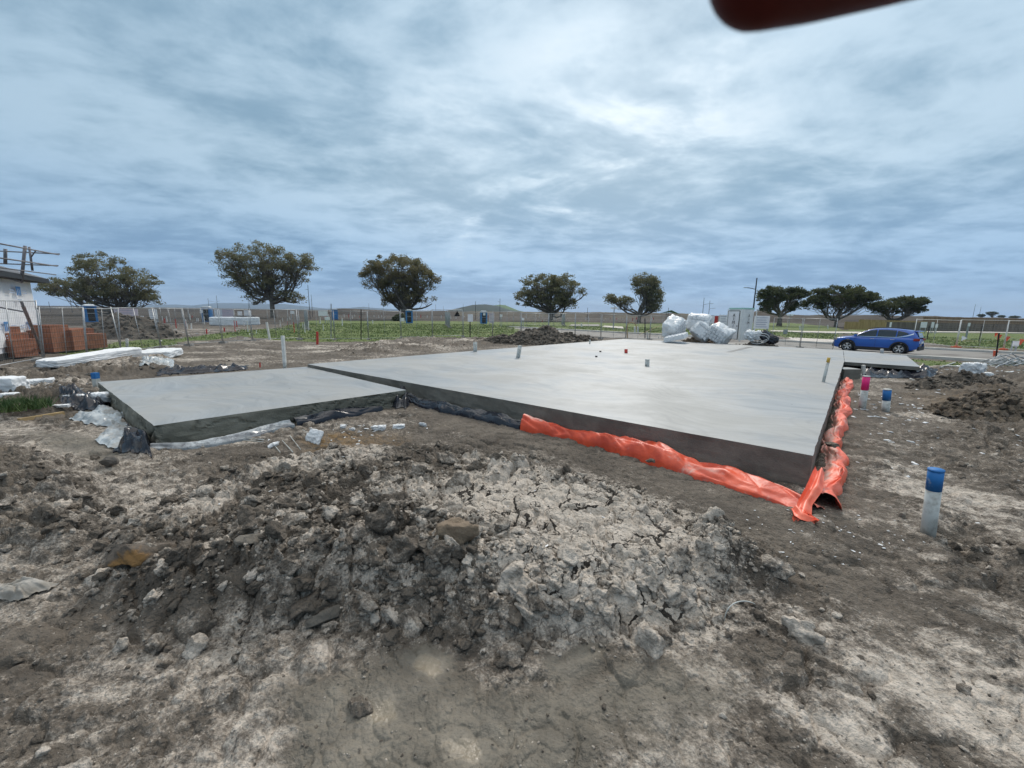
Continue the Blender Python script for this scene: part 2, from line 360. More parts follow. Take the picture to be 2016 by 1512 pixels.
def soil_mat(name='soil'):
    m = bpy.data.materials.new(name); m.use_nodes = True; t = NT(m.node_tree)
    b = t.n('ShaderNodeBsdfPrincipled'); o = t.n('ShaderNodeOutputMaterial'); t.nt.links.new(b.outputs[0], o.inputs[0])
    P = t.n('ShaderNodeTexCoord').outputs['Object']
    pale, grass, wet, tan = (t.attr(a) for a in ('pale', 'grass', 'wet', 'tan'))
    n1, n2, n3 = t.noise(P, 1.3, 5, .6), t.noise(P, 9, 5, .65), t.noise(P, 55, 4, .65)
    dark = t.mix(t.ramp(n1, .35, .65), (.130, .109, .088), (.222, .188, .152))
    dark = t.mix(t.ramp(n2, .3, .75), t.mix(.55, dark, (.060, .051, .043)), dark)
    pl = t.mix(t.ramp(n2, .3, .7), (.42, .37, .315), (.66, .585, .505))
    f = t.math('ADD', pale, t.math('ADD', t.math('MULTIPLY', t.math('SUBTRACT', n2, .5), 1.3), t.math('MULTIPLY', t.math('SUBTRACT', n3, .5), 1.1)))
    f = t.math('MULTIPLY', t.ramp(f, .22, .95), t.math('MINIMUM', t.math('MULTIPLY', pale, 6.0), 1.0))
    c = t.mix(f, dark, pl)
    c = t.mix(t.math('MULTIPLY', tan, t.ramp(n2, .35, .6)), c, (.24, .155, .075))
    wp = t.n('ShaderNodeVectorMath', operation='ADD'); t.put(wp.inputs[0], P); cn = t.n('ShaderNodeTexNoise'); t.put(cn.inputs['Vector'], P); cn.inputs['Scale'].default_value = 9; cn.inputs['Detail'].default_value = 4
    t.put(wp.inputs[1], t.vmul(cn.outputs[1], (.11, .11, .11)))
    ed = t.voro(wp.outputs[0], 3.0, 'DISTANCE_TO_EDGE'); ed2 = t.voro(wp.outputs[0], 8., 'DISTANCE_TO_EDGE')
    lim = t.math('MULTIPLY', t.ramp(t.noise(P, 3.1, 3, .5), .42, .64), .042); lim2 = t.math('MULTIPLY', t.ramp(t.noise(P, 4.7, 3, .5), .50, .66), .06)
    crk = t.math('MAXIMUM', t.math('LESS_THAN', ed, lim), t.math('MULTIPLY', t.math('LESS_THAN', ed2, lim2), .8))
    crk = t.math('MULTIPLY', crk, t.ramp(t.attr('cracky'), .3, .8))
    c = t.mix(crk, c, (.045, .038, .032))  # crack lines darkened in the colour: moist soil and the shade of their depth
    c = t.mix(t.ramp(pale, -.2, -.7), c, t.mix(t.ramp(t.noise(P, .12, 5, .7), .4, .6), (.040, .034, .028), (.085, .068, .052)))
    wetc = t.mix(t.ramp(t.noise(P, 2.2, 7, .68), .35, .66), (.115, .102, .082), (.205, .182, .146))
    c = t.mix(t.ramp(wet, .3, .9), c, wetc)
    pdl = t.ramp(t.math('ADD', wet, t.math('MULTIPLY', t.math('SUBTRACT', t.noise(P, 14, 4, .6), .5), .9)), 1.15, 1.5)
    c = t.mix(pdl, c, (.235, .20, .15))
    gr = t.mix(t.ramp(t.noise(P, .5, 5, .7), .35, .65), (.095, .145, .035), (.165, .19, .065))
    gr = t.mix(t.ramp(t.noise(P, .16, 4, .6), .55, .75), gr, (.19, .17, .08))
    g2 = t.ramp(t.math('ADD', grass, t.math('MULTIPLY', t.math('SUBTRACT', t.noise(P, .8, 5, .7), .5), 1.5)), .4, .62)
    c = t.mix(g2, c, gr)
    t.put(b.inputs['Base Color'], c)
    rg = t.math('SUBTRACT', .96, t.math('MULTIPLY', t.ramp(wet, .4, 1.0), t.math('ADD', .25, t.math('MULTIPLY', t.ramp(n1, .4, .6), .25))))
    rg = t.math('SUBTRACT', rg, t.math('MULTIPLY', pdl, .5), clamp=True)
    t.put(b.inputs['Roughness'], rg); b.inputs['Specular IOR Level'].default_value = .35
    # small stones and crumbs: bump only
    k = t.n('ShaderNodeBump'); k.inputs['Strength'].default_value = .9; k.inputs['Distance'].default_value = .028
    hh = t.math('ADD', t.math('ADD', t.math('MULTIPLY', n3, .9), t.math('MULTIPLY', t.noise(P, 21, 4, .7), 1.5)), t.math('ADD', t.math('MULTIPLY', t.voro(P, 38), -.5), t.math('MULTIPLY', crk, -1.2)))
    t.put(k.inputs['Height'], t.math('MULTIPLY', hh, t.math('SUBTRACT', 1.0, t.math('MULTIPLY', t.ramp(wet, .2, 1.4), .8)))); t.nt.links.new(k.outputs[0], b.inputs['Normal'])
    return m
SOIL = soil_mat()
M = {}
M['foam'] = pbr('white_foam', (.80, .81, .82), (.70, .71, .72), 6, .8, .3, 60)
M['galv'] = pbr('galvanised', (.42, .44, .45), (.30, .31, .32), 8, .45, metal=.6)
M['wire'] = pbr('fence_wire', (.30, .31, .31), rough=.5, metal=.5)
M['whitepost'] = pbr('white_painted', (.75, .75, .72), (.6, .6, .57), 7, .6)
M['pvc'] = pbr('white_pipe', (.52, .54, .52), (.24, .23, .20), 7, .5, mixlo=.42, mixhi=.72)
M['blue'] = pbr('blue_paint', (.010, .14, .40), (.20, .30, .42), 9, .6, mixlo=.58, mixhi=.68)
M['pink'] = pbr('pink_paint', (.80, .01, .18), (.70, .03, .2), 12, .55)
M['yellow'] = pbr('yellow_paint', (.62, .40, .04), (.5, .33, .08), 12, .6)
M['red'] = pbr('red_paint', (.55, .04, .03), (.40, .04, .03), 12, .6)
M['orange'] = pbr('orange_plastic', (.85, .13, .05), (.75, .09, .03), 10, .5)
M['black'] = pbr('black_steel', (.012, .012, .013), rough=.5)
M['dark'] = pbr('dark_void', (.015, .015, .016), rough=.8)
M['timber'] = pbr('timber', (.42, .29, .15), (.30, .20, .10), 4, .8, aniso=(1, 12, 12))

# ------------------------------------------------------------------ the ground: one sheet out to the horizon
def build_ground():
    rs = list(np.linspace(.25, 1.05, 14)); r = 1.05
    while r < 9000:
        rs.append(r); r += max(.0034*r, .00042*r*r) if r < 400 else r*.2
    rs = np.array(rs)
    a = np.concatenate([np.arange(-76, 76.01, .12), np.arange(84, 284, 8)]); a = np.radians(a)
    Rr, A = np.meshgrid(rs, a, indexing='ij')
    x, y = (Rr*np.sin(A)).ravel(), (Rr*np.cos(A)).ravel()
    k = masks(x, y); h, crack = terrain(x, y, k)
    r = np.hypot(x, y)
    # gravelly pale patches away from the mound, brown streaky subsoil behind the slab
    strat = fbm(x*.45+.3*y, y*.9-.2*x, 4, 101)
    base = .26+.66*strat+.35*fbm(x*2.3, y*2.3, 4, 102)*sstep(9, 6, r)
    su, sv = x*RD[0]+y*RD[1], x*RN[0]+y*RN[1]
    base = base+.55*fbm(su*.7, sv*4.5, 4, 106)*sstep(.4, 1.5, x)*sstep(14, 9, r)
    behind = sstep(12, 17, y)*sstep(60, 40, r)
    base = base+behind*(.30*fbm(x*.9, y*2.6, 4, 103))
    pale = np.clip(base*sstep(90, 55, r)+(.95*k['cracky']+.30*(k['crust']-k['cracky']).clip(0, 1)*(.4+1.2*vn(x*3.1, y*1.9, 104)))*(1-.95*crack)-.35*k['trench']-.22*k['left']-.22*k['front']*(1-k['crust'])-.6*k['hole']-.35*k['churn']-.4*k['right'], 0, 1.1)
    pale = pale+.55*k['front']*sstep(.52, .72, vn(x*1.9, y*1.9, 107))*(.5+vn(x*6, y*6, 108))*(1-k['cracky'])
    pale = np.maximum(pale, .28*sstep(2., 4, x)*sstep(16, 10, r)*(1-k['trench'])*(1-k['right']))*(1-.9*k['road'])
    pale = pale-.9*sstep(48, 75, r)*(1-.9*k['road'])
    wet = np.clip(.85*k['wet']*(.55+.9*vn(x*1.3, y*1.3, 111))+.38*k['trench']+.8*k['pool'], 0, 1)+1.0*k['pud']
    tan = np.clip(polymask(x, y, gp([(590, 850), (640, 838), (780, 842), (800, 870), (720, 885), (620, 880)], .12), .3, .3)*(.4+.8*vn(x*2, y*2, 121)), 0, 1)
    tan = np.maximum(tan, .5*polymask(x, y, gp([(1780, 760), (1950, 770), (1960, 800), (1800, 800)]), .6, .6)*vn(x*2, y*2, 122))
    grass = k['grass']*(1-k['road'])
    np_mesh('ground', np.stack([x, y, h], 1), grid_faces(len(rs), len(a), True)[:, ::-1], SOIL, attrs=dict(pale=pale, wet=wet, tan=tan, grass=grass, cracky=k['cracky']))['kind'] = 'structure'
build_ground()

# ------------------------------------------------------------------ clods of earth
def icosphere(sub):
    f = (1+5**.5)/2
    V = [(-1, f, 0), (1, f, 0), (-1, -f, 0), (1, -f, 0), (0, -1, f), (0, 1, f), (0, -1, -f), (0, 1, -f), (f, 0, -1), (f, 0, 1), (-f, 0, -1), (-f, 0, 1)]
    F = [(0, 11, 5), (0, 5, 1), (0, 1, 7), (0, 7, 10), (0, 10, 11), (1, 5, 9), (5, 11, 4), (11, 10, 2), (10, 7, 6), (7, 1, 8), (3, 9, 4), (3, 4, 2), (3, 2, 6), (3, 6, 8), (3, 8, 9), (4, 9, 5), (2, 4, 11), (6, 2, 10), (8, 6, 7), (9, 8, 1)]
    V = [np.array(v)/np.linalg.norm(v) for v in V]
    for _ in range(sub):
        c = {}; G = []
        def mid(a, b):
            q = (min(a, b), max(a, b))
            if q not in c: m = V[a]+V[b]; V.append(m/np.linalg.norm(m)); c[q] = len(V)-1
            return c[q]
        for a, b, d in F:
            e, g, h = mid(a, b), mid(b, d), mid(d, a); G += [(a, e, h), (b, g, e), (d, h, g), (e, g, h)]
        F = G
    return np.array(V), np.array(F)
ICO = {s: icosphere(s) for s in (1, 2, 3)}
def lump(sub, seed, amp=.35, cut=3):
    """angular irregular lump: sphere clipped by random planes, then roughened"""
    rg = np.random.RandomState(seed); V, F = ICO[sub]; V = V.copy()
    for _ in range(cut+5):
        d = rg.normal(size=3); d /= np.linalg.norm(d); lim = rg.uniform(.45, .85)
        q = V @ d; V -= np.outer(np.maximum(q-lim, 0), d)
    n = fbm(V[:, 0]*2.2+seed*3.1+V[:, 2]*1.3, V[:, 1]*2.2-V[:, 2]*1.7, 4, seed)
    return V*(1+amp*n)[:, None]*np.array([1, rg.uniform(.65, 1), rg.uniform(.5, .85)]), F
LUMPS = {s: [lump(s, 50+i, .5 if s < 3 else .6) for i in range(14)] for s in (1, 2, 3)}
def rot_rand(n):
    q = rng.normal(size=(n, 4)); q /= np.linalg.norm(q, axis=1)[:, None]; w, x, y, z = q.T
    return np.stack([1-2*(y*y+z*z), 2*(x*y-z*w), 2*(x*z+y*w), 2*(x*y+z*w), 1-2*(x*x+z*z), 2*(y*z-x*w), 2*(x*z-y*w), 2*(y*z+x*w), 1-2*(x*x+y*y)], 1).reshape(-1, 3, 3)
def scatter(x, y, z, size, sub, pale, V0=None):
    Vs, Fs, Ps = [], [], []; off = 0; Rm = rot_rand(len(x)); w = rng.randint(0, 14, len(x))
    for q in range(14):
        s = np.where(w == q)[0]
        if not len(s): continue
        V, F = LUMPS[sub][q]; n = len(V)
        P = np.einsum('nij,vj->nvi', Rm[s], V)*size[s][:, None, None]; P[:, :, 2] *= .85
        P += np.stack([x[s], y[s], z[s]], 1)[:, None]
        Vs.append(P.reshape(-1, 3)); Fs.append((F[None]+(np.arange(len(s))*n)[:, None, None]+off).reshape(-1, 3)); Ps.append(np.repeat(pale[s], n)); off += n*len(s)
    return np.concatenate(Vs), np.concatenate(Fs), np.concatenate(Ps)
def join(parts):
    V, F, P = [], [], []; o = 0
    for v, f, p in parts: V.append(v); F.append(f+o); P.append(p); o += len(v)
    return np.concatenate(V), np.concatenate(F), np.concatenate(P)
def build_clods():
    parts = []
    def pick(n, rmin, rmax, dens, amax=74):
        rr = np.exp(rng.uniform(math.log(rmin), math.log(rmax), n)); aa = np.radians(rng.uniform(-amax, amax, n))
        x, y = rr*np.sin(aa), rr*np.cos(aa); k = masks(x, y); p = dens(k, x, y)
        s = (rng.uniform(size=n) < p) & (k['slab'] < .01) & (k['road'] < .1); k = {a: b[s] for a, b in k.items()}
        return x[s], y[s], k
    def dens(k, x, y):
        c = vn(x*1.3, y*1.3, 131)
        d = .95*k['steep']*(1-.86*k['cracky'])+.9*k['front']*(1-.93*k['cracky'])*c+.8*k['left']*c+.38*k['midl']*c+.42*k['foot']*(.3+c)+.9*k['knob']+1.0*k['hole']+.4*k['churn']*c+.55*k['side']*c+.5*k['right']*c+.4*k['back']*c
        return np.clip(d+.025*c-.5*k['wet']*(1-k['foot'])-.2*k['trench'], .004, 1)*(1-.97*k['grass'])*(1-k['pud'])
    for n, rmin, rmax, am, s0, s1, sub in ((420, 2.2, 6, 60, .08, .19, 3), (900, 1.9, 6, 60, .05, .10, 3), (700, 5, 16, 74, .05, .12, 3), (9500, 1.9, 6, 62, .018, .062, 2), (4000, 5, 16, 74, .025, .07, 2), (42000, 1.5, 6, 64, .007, .024, 1), (9000, 9, 30, 74, .03, .11, 1)):
        x, y, k = pick(n, rmin, rmax, dens, am); h, _ = terrain(x, y, k)
        size = s0*(s1/s0)**(rng.uniform(size=len(x))**1.6)
        pale = np.clip(rng.normal(.32, .26, len(x))+.55*k['cracky']+.2*k['crust'], 0, .95)
        parts.append(scatter(x, y, h+size*(.12 if s1 < .15 else -.05), size, sub, pale))
    # crumbs and stones strewn everywhere
    x, y, k = pick(30000, 1.2, 11, lambda k, x, y: np.clip(.35+.4*vn(x*.8, y*.8, 141)-.45*k['wet']-k['pud'], .02, 1)); h, _ = terrain(x, y, k)
    size = .004*(3.2)**(rng.uniform(size=len(x))**2)
    parts.append(scatter(x, y, h+size*.1, size, 1, np.clip(rng.normal(.5, .16, len(x))+.25*k['crust'], 0, 1)))
    V, F, P = join(parts)
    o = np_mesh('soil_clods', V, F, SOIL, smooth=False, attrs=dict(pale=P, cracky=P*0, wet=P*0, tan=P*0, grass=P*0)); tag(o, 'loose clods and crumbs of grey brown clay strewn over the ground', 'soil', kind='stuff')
build_clods()

# ------------------------------------------------------------------ concrete slabs
def concrete(name, top, wet=False):
    m = bpy.data.materials.new(name); m.use_nodes = True; t = NT(m.node_tree)
    b = t.n('ShaderNodeBsdfPrincipled'); o = t.n('ShaderNodeOutputMaterial'); t.nt.links.new(b.outputs[0], o.inputs[0])
    P = t.n('ShaderNodeTexCoord').outputs['Object']
    if top:
        cn = t.n('ShaderNodeTexNoise'); t.put(cn.inputs['Vector'], P); cn.inputs['Scale'].default_value = .32; cn.inputs['Detail'].default_value = 2
        wp = t.n('ShaderNodeVectorMath', operation='ADD'); t.put(wp.inputs[0], P); t.put(wp.inputs[1], t.vmul(cn.outputs[1], (3.2, 3.2, 0)))
        rt = t.n('ShaderNodeMapping'); t.put(rt.inputs[0], wp.outputs[0]); rt.inputs['Rotation'].default_value = (0, 0, .5)
        sw = t.noise(t.vmul(rt.outputs[0], (.34, 2.1, 1)), 1.0, 9, .70)        # trowel sweeps, curved
        sw2 = t.noise(t.vmul(rt.outputs[0], (.5, 9., 1)), 1.0, 6, .7)
        n2 = t.noise(P, .45, 5, .62); n3 = t.noise(P, 70, 3, .6); n4 = t.noise(P, 6, 5, .7)
        c = t.mix(t.ramp(sw, .36, .62), (.262, .270, .270), (.335, .340, .336))
        c = t.mix(t.math('MULTIPLY', t.ramp(sw2, .54, .66), .75), c, (.225, .232, .234))
        c = t.mix(t.math('MULTIPLY', t.ramp(sw2, .44, .34), .6), c, (.37, .375, .37))
        c = t.mix(t.math('MULTIPLY', t.ramp(n2, .42, .66), .6), c, (.305, .303, .285))
        c = t.mix(t.math('MULTIPLY', t.ramp(n4, .60, .75), .35), c, (.25, .252, .246))
        rg = t.math('SINE', t.math('MULTIPLY', t.voro(wp.outputs[0], .42), 62.0)); rg = t.math('MULTIPLY', t.ramp(rg, .35, 1.0), t.ramp(t.noise(P, .8, 4, .6), .50, .62)); c = t.mix(t.math('MULTIPLY', rg, .38), c, (.215, .222, .225))
        sp = t.math('MULTIPLY', t.math('LESS_THAN', t.voro(P, 1.7), .035), t.ramp(t.noise(P, .9, 2), .45, .5)); c = t.mix(sp, c, (.06, .055, .05))
        r = t.math('ADD', .36, t.math('MULTIPLY', t.ramp(n2, .35, .65), .3))
        hgt = t.math('ADD', t.math('ADD', t.math('MULTIPLY', sw, .6), t.math('MULTIPLY', sw2, .25)), t.math('MULTIPLY', n3, .15)); st = .16
    else:
        n1 = t.noise(P, 2.2, 6, .65); n3 = t.noise(P, 45, 4, .65)
        c = t.mix(t.ramp(n1, .35, .65), (.125, .117, .10), (.195, .182, .155))
        c = t.mix(t.ramp(n3, .62, .75), c, (.08, .075, .065))
        r = .8; hgt = t.math('ADD', n1, t.math('MULTIPLY', n3, .5)); st = .5
    t.put(b.inputs['Base Color'], c); t.put(b.inputs['Roughness'], r)
    k = t.n('ShaderNodeBump'); k.inputs['Strength'].default_value = st; k.inputs['Distance'].default_value = .03
    t.put(k.inputs['Height'], hgt); t.nt.links.new(k.outputs[0], b.inputs['Normal'])
    return m
M['cside2'] = pbr('green_grey_concrete_edge', (.135, .132, .105), (.21, .205, .17), 2.2, .8, .5, 45)
M['ctop'] = concrete('trowelled_concrete', True); M['cside'] = concrete('damp_concrete_edge', False)
def slab(name, poly, z0, z1, label, crinkle=0.0, drop=None):
    """a cast slab: flat top, edge band with a slightly irregular line, two materials on one mesh"""
    P = [np.array(p) for p in poly]; pts = []
    for i in range(len(P)):
        a, b = P[i], P[(i+1) % len(P)]; n = max(2, int(np.linalg.norm(b-a)/(.045 if crinkle else .12))); pts += [a+(b-a)*q/n for q in range(n)]
    pts = np.array(pts); n = len(pts); nx = np.roll(pts, -1, 0)-np.roll(pts, 1, 0); nx /= np.linalg.norm(nx, axis=1)[:, None]+1e-9
    nrm = np.stack([nx[:, 1], -nx[:, 0]], 1); cen = pts.mean(0); sg = np.sign(((pts-cen)*nrm).sum(1)); 
    area = .5*np.sum(pts[:, 0]*np.roll(pts[:, 1], -1)-np.roll(pts[:, 0], -1)*pts[:, 1]); nrm *= 1 if area > 0 else -1
    s = np.cumsum(np.r_[0, np.linalg.norm(np.diff(pts, axis=0), axis=1)])
    rows = []; lv = np.linspace(0, 1, 15 if crinkle else 9)
    for q in lv:
        off = .012*fbm(s*3, s*0+q*6, 3, 151)-.004+crinkle*(1.6*np.minimum(np.abs(fbm(s*2.6+q*1.1, q*1.3+s*.2, 3, 152)), .14)/.14-1.2+.6*fbm(s*6, q*4+s*0, 3, 154))
        if q == 0: off = .010*fbm(s*4, s*0, 4, 153)
        rows.append(np.c_[pts+nrm*off[:, None], np.full(n, z1-(z1-z0)*q)-(.006 if 0 < q else 0)])
    V = np.concatenate(rows); F = []
    for a in range(len(lv)-1):
        for i in range(n): F.append((a*n+i, (a+1)*n+i, (a+1)*n+(i+1) % n, a*n+(i+1) % n) if area > 0 else (a*n+i, a*n+(i+1) % n, (a+1)*n+(i+1) % n, (a+1)*n+i))
    F.append(tuple(range(n)) if area > 0 else tuple(range(n-1, -1, -1)))
    o = np_mesh(name, V, F, smooth=False, mats=[M['ctop'], M['cside2'] if crinkle else M['cside']], mi=[1]*(len(F)-1)+[0])
    return tag(o, label, 'concrete slab', kind='thing')
slab('concrete_slab', MAIN, -.12, ZS, 'large pale grey house slab with orange plastic along its near edge')
slab('concrete_slab', LEFT, -.12, ZG, 'smaller lower slab with crinkled dark edge beside the large house slab', crinkle=.022)
sh = .006
slab('concrete_slab', [sD+(sE-sD)*sh, sE, sG, sH+(sG-sH)*sh], ZS-.13, ZS-.004, 'thin porch slab jutting out from the house slab in front of blue car')

# ------------------------------------------------------------------ plastic membranes
def plastic(name, c1, c2, dust, rough=.32, dscale=3.0, dlo=.45, dhi=.62, trans=0):
    m = bpy.data.materials.new(name); m.use_nodes = True; t = NT(m.node_tree)
    b = t.n('ShaderNodeBsdfPrincipled'); o = t.n('ShaderNodeOutputMaterial'); t.nt.links.new(b.outputs[0], o.inputs[0])
    P = t.n('ShaderNodeTexCoord').outputs['Object']
    n = t.noise(P, dscale, 6, .65, .4); f = t.ramp(t.math('ADD', n, t.math('MULTIPLY', t.math('SUBTRACT', t.attr('dust'), .5), .6)), dlo, dhi)
    c = t.mix(t.ramp(t.noise(P, 5, 4, .6), .35, .65), c1, c2)
    f = t.math('MULTIPLY', f, t.math('ADD', .35, t.math('MULTIPLY', t.ramp(t.noise(P, 22, 4, .65), .35, .6), .5)))
    t.put(b.inputs['Base Color'], t.mix(f, c, dust)); t.put(b.inputs['Roughness'], t.math('ADD', rough, t.math('MULTIPLY', f, .4)))
    k = t.n('ShaderNodeBump'); k.inputs['Strength'].default_value = .22; k.inputs['Distance'].default_value = .02
    t.put(k.inputs['Height'], t.math('ABSOLUTE', t.math('SUBTRACT', t.noise(t.vmul(P, (1, 1, 2)), 9, 2, .5, 1.0), .5))); t.nt.links.new(k.outputs[0], b.inputs['Normal'])
    return m
M['omem'] = plastic('orange_membrane', (.72, .085, .028), (.54, .055, .020), (.60, .42, .36), .45, 3, .46, .66)
M['omem2'] = plastic('faded_orange_membrane', (.82, .19, .115), (.80, .11, .045), (.66, .50, .44), .45, 4, .46, .68)
M['bmem'] = plastic('black_membrane', (.012, .014, .024), (.02, .022, .03), (.16, .155, .15), .22, 3, .5, .7)
M['gmem'] = plastic('clear_membrane', (.27, .29, .30), (.10, .105, .12), (.50, .53, .54), .2, 5, .42, .6)
M['lmem'] = plastic('grey_membrane', (.46, .50, .52), (.30, .33, .35), (.30, .28, .25), .3, 4, .5, .7)
def berm(name, path, width, height, mat, label, cat, side=1, fold=1.0, seed=0, ridges=3, bunch=0.0, drop=.05, parent=None, twist=1.5):
    """plastic sheet folded over a low bank of earth: swept along a plan path, widths and heights vary, folds run along it"""
    P = [np.array(p[:2]) for p in path]; d = [0]
    for i in range(len(P)-1): d.append(d[-1]+np.linalg.norm(P[i+1]-P[i]))
    n = int(d[-1]/.022)+2; m = 44; s = np.linspace(0, d[-1], n)
    x = np.interp(s, d, [p[0] for p in P]); y = np.interp(s, d, [p[1] for p in P])
    kern = np.ones(9)/9
    for a in (x, y):
        e = np.convolve(np.pad(a, 4, 'edge'), kern, 'valid'); a[1:-1] = e[1:-1]
    tx, ty = np.gradient(x), np.gradient(y); l = np.hypot(tx, ty); tx, ty = tx/l, ty/l; nx_, ny_ = -ty*side, tx*side
    w = np.interp(s, np.linspace(0, d[-1], len(width)), width); hh = np.interp(s, np.linspace(0, d[-1], len(height)), height)
    w = w*(1+.18*fbm(s*1.8, s*0, 3, seed)); hh = hh*(1+.28*fbm(s*2.2, s*0, 3, seed+1))
    if bunch: hh = hh*(1+bunch*np.sin(s*9+2*fbm(s*2, s*0, 2, seed+8))); w = w*(1+.5*bunch*np.sin(s*9+1+2*fbm(s*2, s*0, 2, seed+8)))
    q = np.linspace(0, 1, m)[None]; S = s[:, None]
    prof = np.sin(np.clip(q*1.12, 0, 1)*math.pi)**.55*(1-.25*q)
    fx = fbm(S*1.1+0*q, q*ridges+S*twist*.35, 2, seed+2)
    cre = np.abs(fbm(S*1.3+q*2.2, q*2.4-S*.8, 1, seed+3)); cre2 = np.abs(fbm(S*3.3+q*2, q*3.6+S*1.6, 1, seed+4)); cre3 = np.abs(fbm(S*7-q*3, q*6+S*3, 1, seed+9))
    z = hh[:, None]*(prof+fold*(.34*fx-.9*(.30-cre)*(cre < .30)-.34*(.25-cre2)*(cre2 < .25)-.07*(.3-cre3)*(cre3 < .3))*np.clip(prof*1.4, .12, 1))
    off = (q-.5)*w[:, None]+.06*fold*fbm(S*2.2, q*2, 3, seed+5)+.10*fold*fbm(S*1.1, q*0, 2, seed+6)
    X, Y = x[:, None]+nx_[:, None]*off, y[:, None]+ny_[:, None]*off
    g = terrain(X.ravel(), Y.ravel())[0].reshape(X.shape)
    g = np.maximum(g, -.03).mean(1); kw = min(41, n//2*2-1); g = np.convolve(np.pad(g, kw//2, 'edge'), np.ones(kw)/kw, 'valid')[:n, None]
    V = np.stack([X, Y, g+np.maximum(z, 0)+.004-drop*(q == 0)-drop*(q == 1)], -1).reshape(-1, 3)
    dust = np.clip(.25+.8*q+0*S+.5*fbm(S*1.3, q*2, 3, seed+7), 0, 1)
    o = np_mesh(name, V, grid_faces(n, m), mat, parent, attrs=dict(dust=dust))
    if label: tag(o, label, cat, kind='thing')
    return o
def sheet(name, quad, mat, label, cat, amp=.05, seed=0, lift=.02, n=46, parent=None, z=0.0, curl=0.0, pixels=True, jag=.12):
    """crumpled loose sheet lying on the ground over a four cornered patch"""
    C = [np.array(at(p[0], p[1], z)[:2]) if pixels else np.array(p) for p in quad]
    a, b = np.meshgrid(np.linspace(0, 1, n), np.linspace(0, 1, n), indexing='ij')
    wa = a+jag*fbm(b*3+seed, a*1.5, 3, seed)*np.minimum(1, 3*np.abs(a-.5)); wb = b+jag*fbm(a*3-seed, b*1.5, 3, seed+3)
    XY = sum(np.multiply.outer(w, c) for w, c in zip(((1-wa)*(1-wb), wa*(1-wb), wa*wb, (1-wa)*wb), C))
    X, Y = XY[..., 0], XY[..., 1]
    f1 = np.abs(fbm(X*2.6+seed, Y*2.6+.4*X, 2, seed+5)); f2 = np.abs(fbm(X*5+.8*Y, Y*5+seed, 2, seed+6))
    zz = amp*(1.4-3.4*np.minimum(f1, .42))+amp*.55*(1-3*np.minimum(f2, .33)); e = np.minimum(np.minimum(a, 1-a), np.minimum(b, 1-b))
    zz = zz*sstep(0, .16, e)+curl*sstep(.2, 0, e)*vn(a*4, b*4, seed)
    g = terrain(X.ravel(), Y.ravel())[0].reshape(X.shape)
    V = np.stack([X, Y, np.maximum(g, -.02)+lift+np.maximum(zz, 0)], -1).reshape(-1, 3)
    o = np_mesh(name, V, grid_faces(n, n), mat, parent, attrs=dict(dust=(.05 if mat is M['bmem'] else .4)+.5*vn(X*2, Y*2, seed+9)))
    if label: tag(o, label, cat, kind='thing')
    return o
def mid(*px): return [0.5*(at(a, b)[:2]+at(c, d)[:2]) for a, b, c, d in px]
# orange sheet along the near edge: each item is the near foot pixel and the far foot pixel of the bank
berm('orange_plastic_sheet', mid((1024, 850, 1036, 838), (1090, 862, 1105, 845), (1180, 885, 1205, 862), (1260, 905, 1290, 885), (1330, 930, 1372, 905), (1400, 955, 1450, 930), (1470, 978, 1530, 955), (1540, 1000, 1585, 980), (1590, 1016, 1612, 1000)),
     [.36, .40, .46, .60, .66, .60, .54, .48, .42], [.20, .23, .23, .28, .29, .21, .17, .14, .12], M['omem'], 'orange plastic sheet lying folded along the near edge of the large slab', 'plastic sheet', side=1, seed=3, ridges=3.2)
rs_ = berm('orange_plastic_sheet', [at(1622, 1000)[:2], at(1630, 945)[:2], at(1637, 895)[:2], at(1646, 845)[:2], at(1654, 805)[:2], at(1661, 775)[:2], at(1668, 752)[:2]],
     [.30, .27, .25, .28, .30, .32, .30], [.17, .17, .16, .17, .18, .19, .18], M['omem2'], 'faded orange plastic bunched along the right hand edge of the large slab', 'plastic sheet', side=1, seed=23, ridges=3, bunch=.035, fold=.85)
# knotted corner flaps hang off the end of the long sheet
def ribbon(name, pts, w, mat, parent=None, seed=0, dust=.3):
    n = len(pts); P = np.array(pts, float); s = np.linspace(0, n-1, 30); m = 9
    x, y, z = (np.interp(s, range(n), P[:, k]) for k in range(3)); ww = np.interp(s, range(n), w)
    tx, ty = np.gradient(x), np.gradient(y); l = np.hypot(tx, ty)+1e-6; q = np.linspace(-.5, .5, m)[None]
    X = x[:, None]-ty[:, None]/l[:, None]*ww[:, None]*q; Y = y[:, None]+tx[:, None]/l[:, None]*ww[:, None]*q
    Z = z[:, None]+.05*np.abs(fbm(s[:, None]*.7, q*3+seed, 3, seed))+.03*np.cos(q*9+s[:, None]*.5)
    return np_mesh(name, np.stack([X, Y, Z], -1).reshape(-1, 3), grid_faces(30, m), mat, parent, attrs=dict(dust=np.full(30*m, dust)))
ko = bpy.data.objects[rs_.name]
k0, k1, k2, k3 = at(1578, 1028, .02), at(1585, 990, .10), at(1604, 960, .22), at(1614, 925, .28)
f1 = ribbon('flap', [k0, k1, k2, k3], [.17, .13, .15, .10], M['omem2'], rs_, 5, .1)
f2 = ribbon('flap', [at(1566, 1000, .08), at(1580, 1015, .07), at(1600, 1022, .04), at(1592, 1026, .02)], [.10, .16, .14, .12], M['omem2'], rs_, 8, .1)
berm('black_plastic_sheet', mid((806, 792, 812, 780), (850, 806, 858, 794), (920, 822, 930, 808), (985, 838, 995, 824), (1030, 848, 1040, 836)), [.42, .42, .44, .44, .40], [.20, .19, .20, .20, .17], M['bmem'], 'shiny black plastic roll at the foot of the large slab beside orange sheet', 'plastic sheet', seed=41, ridges=3)
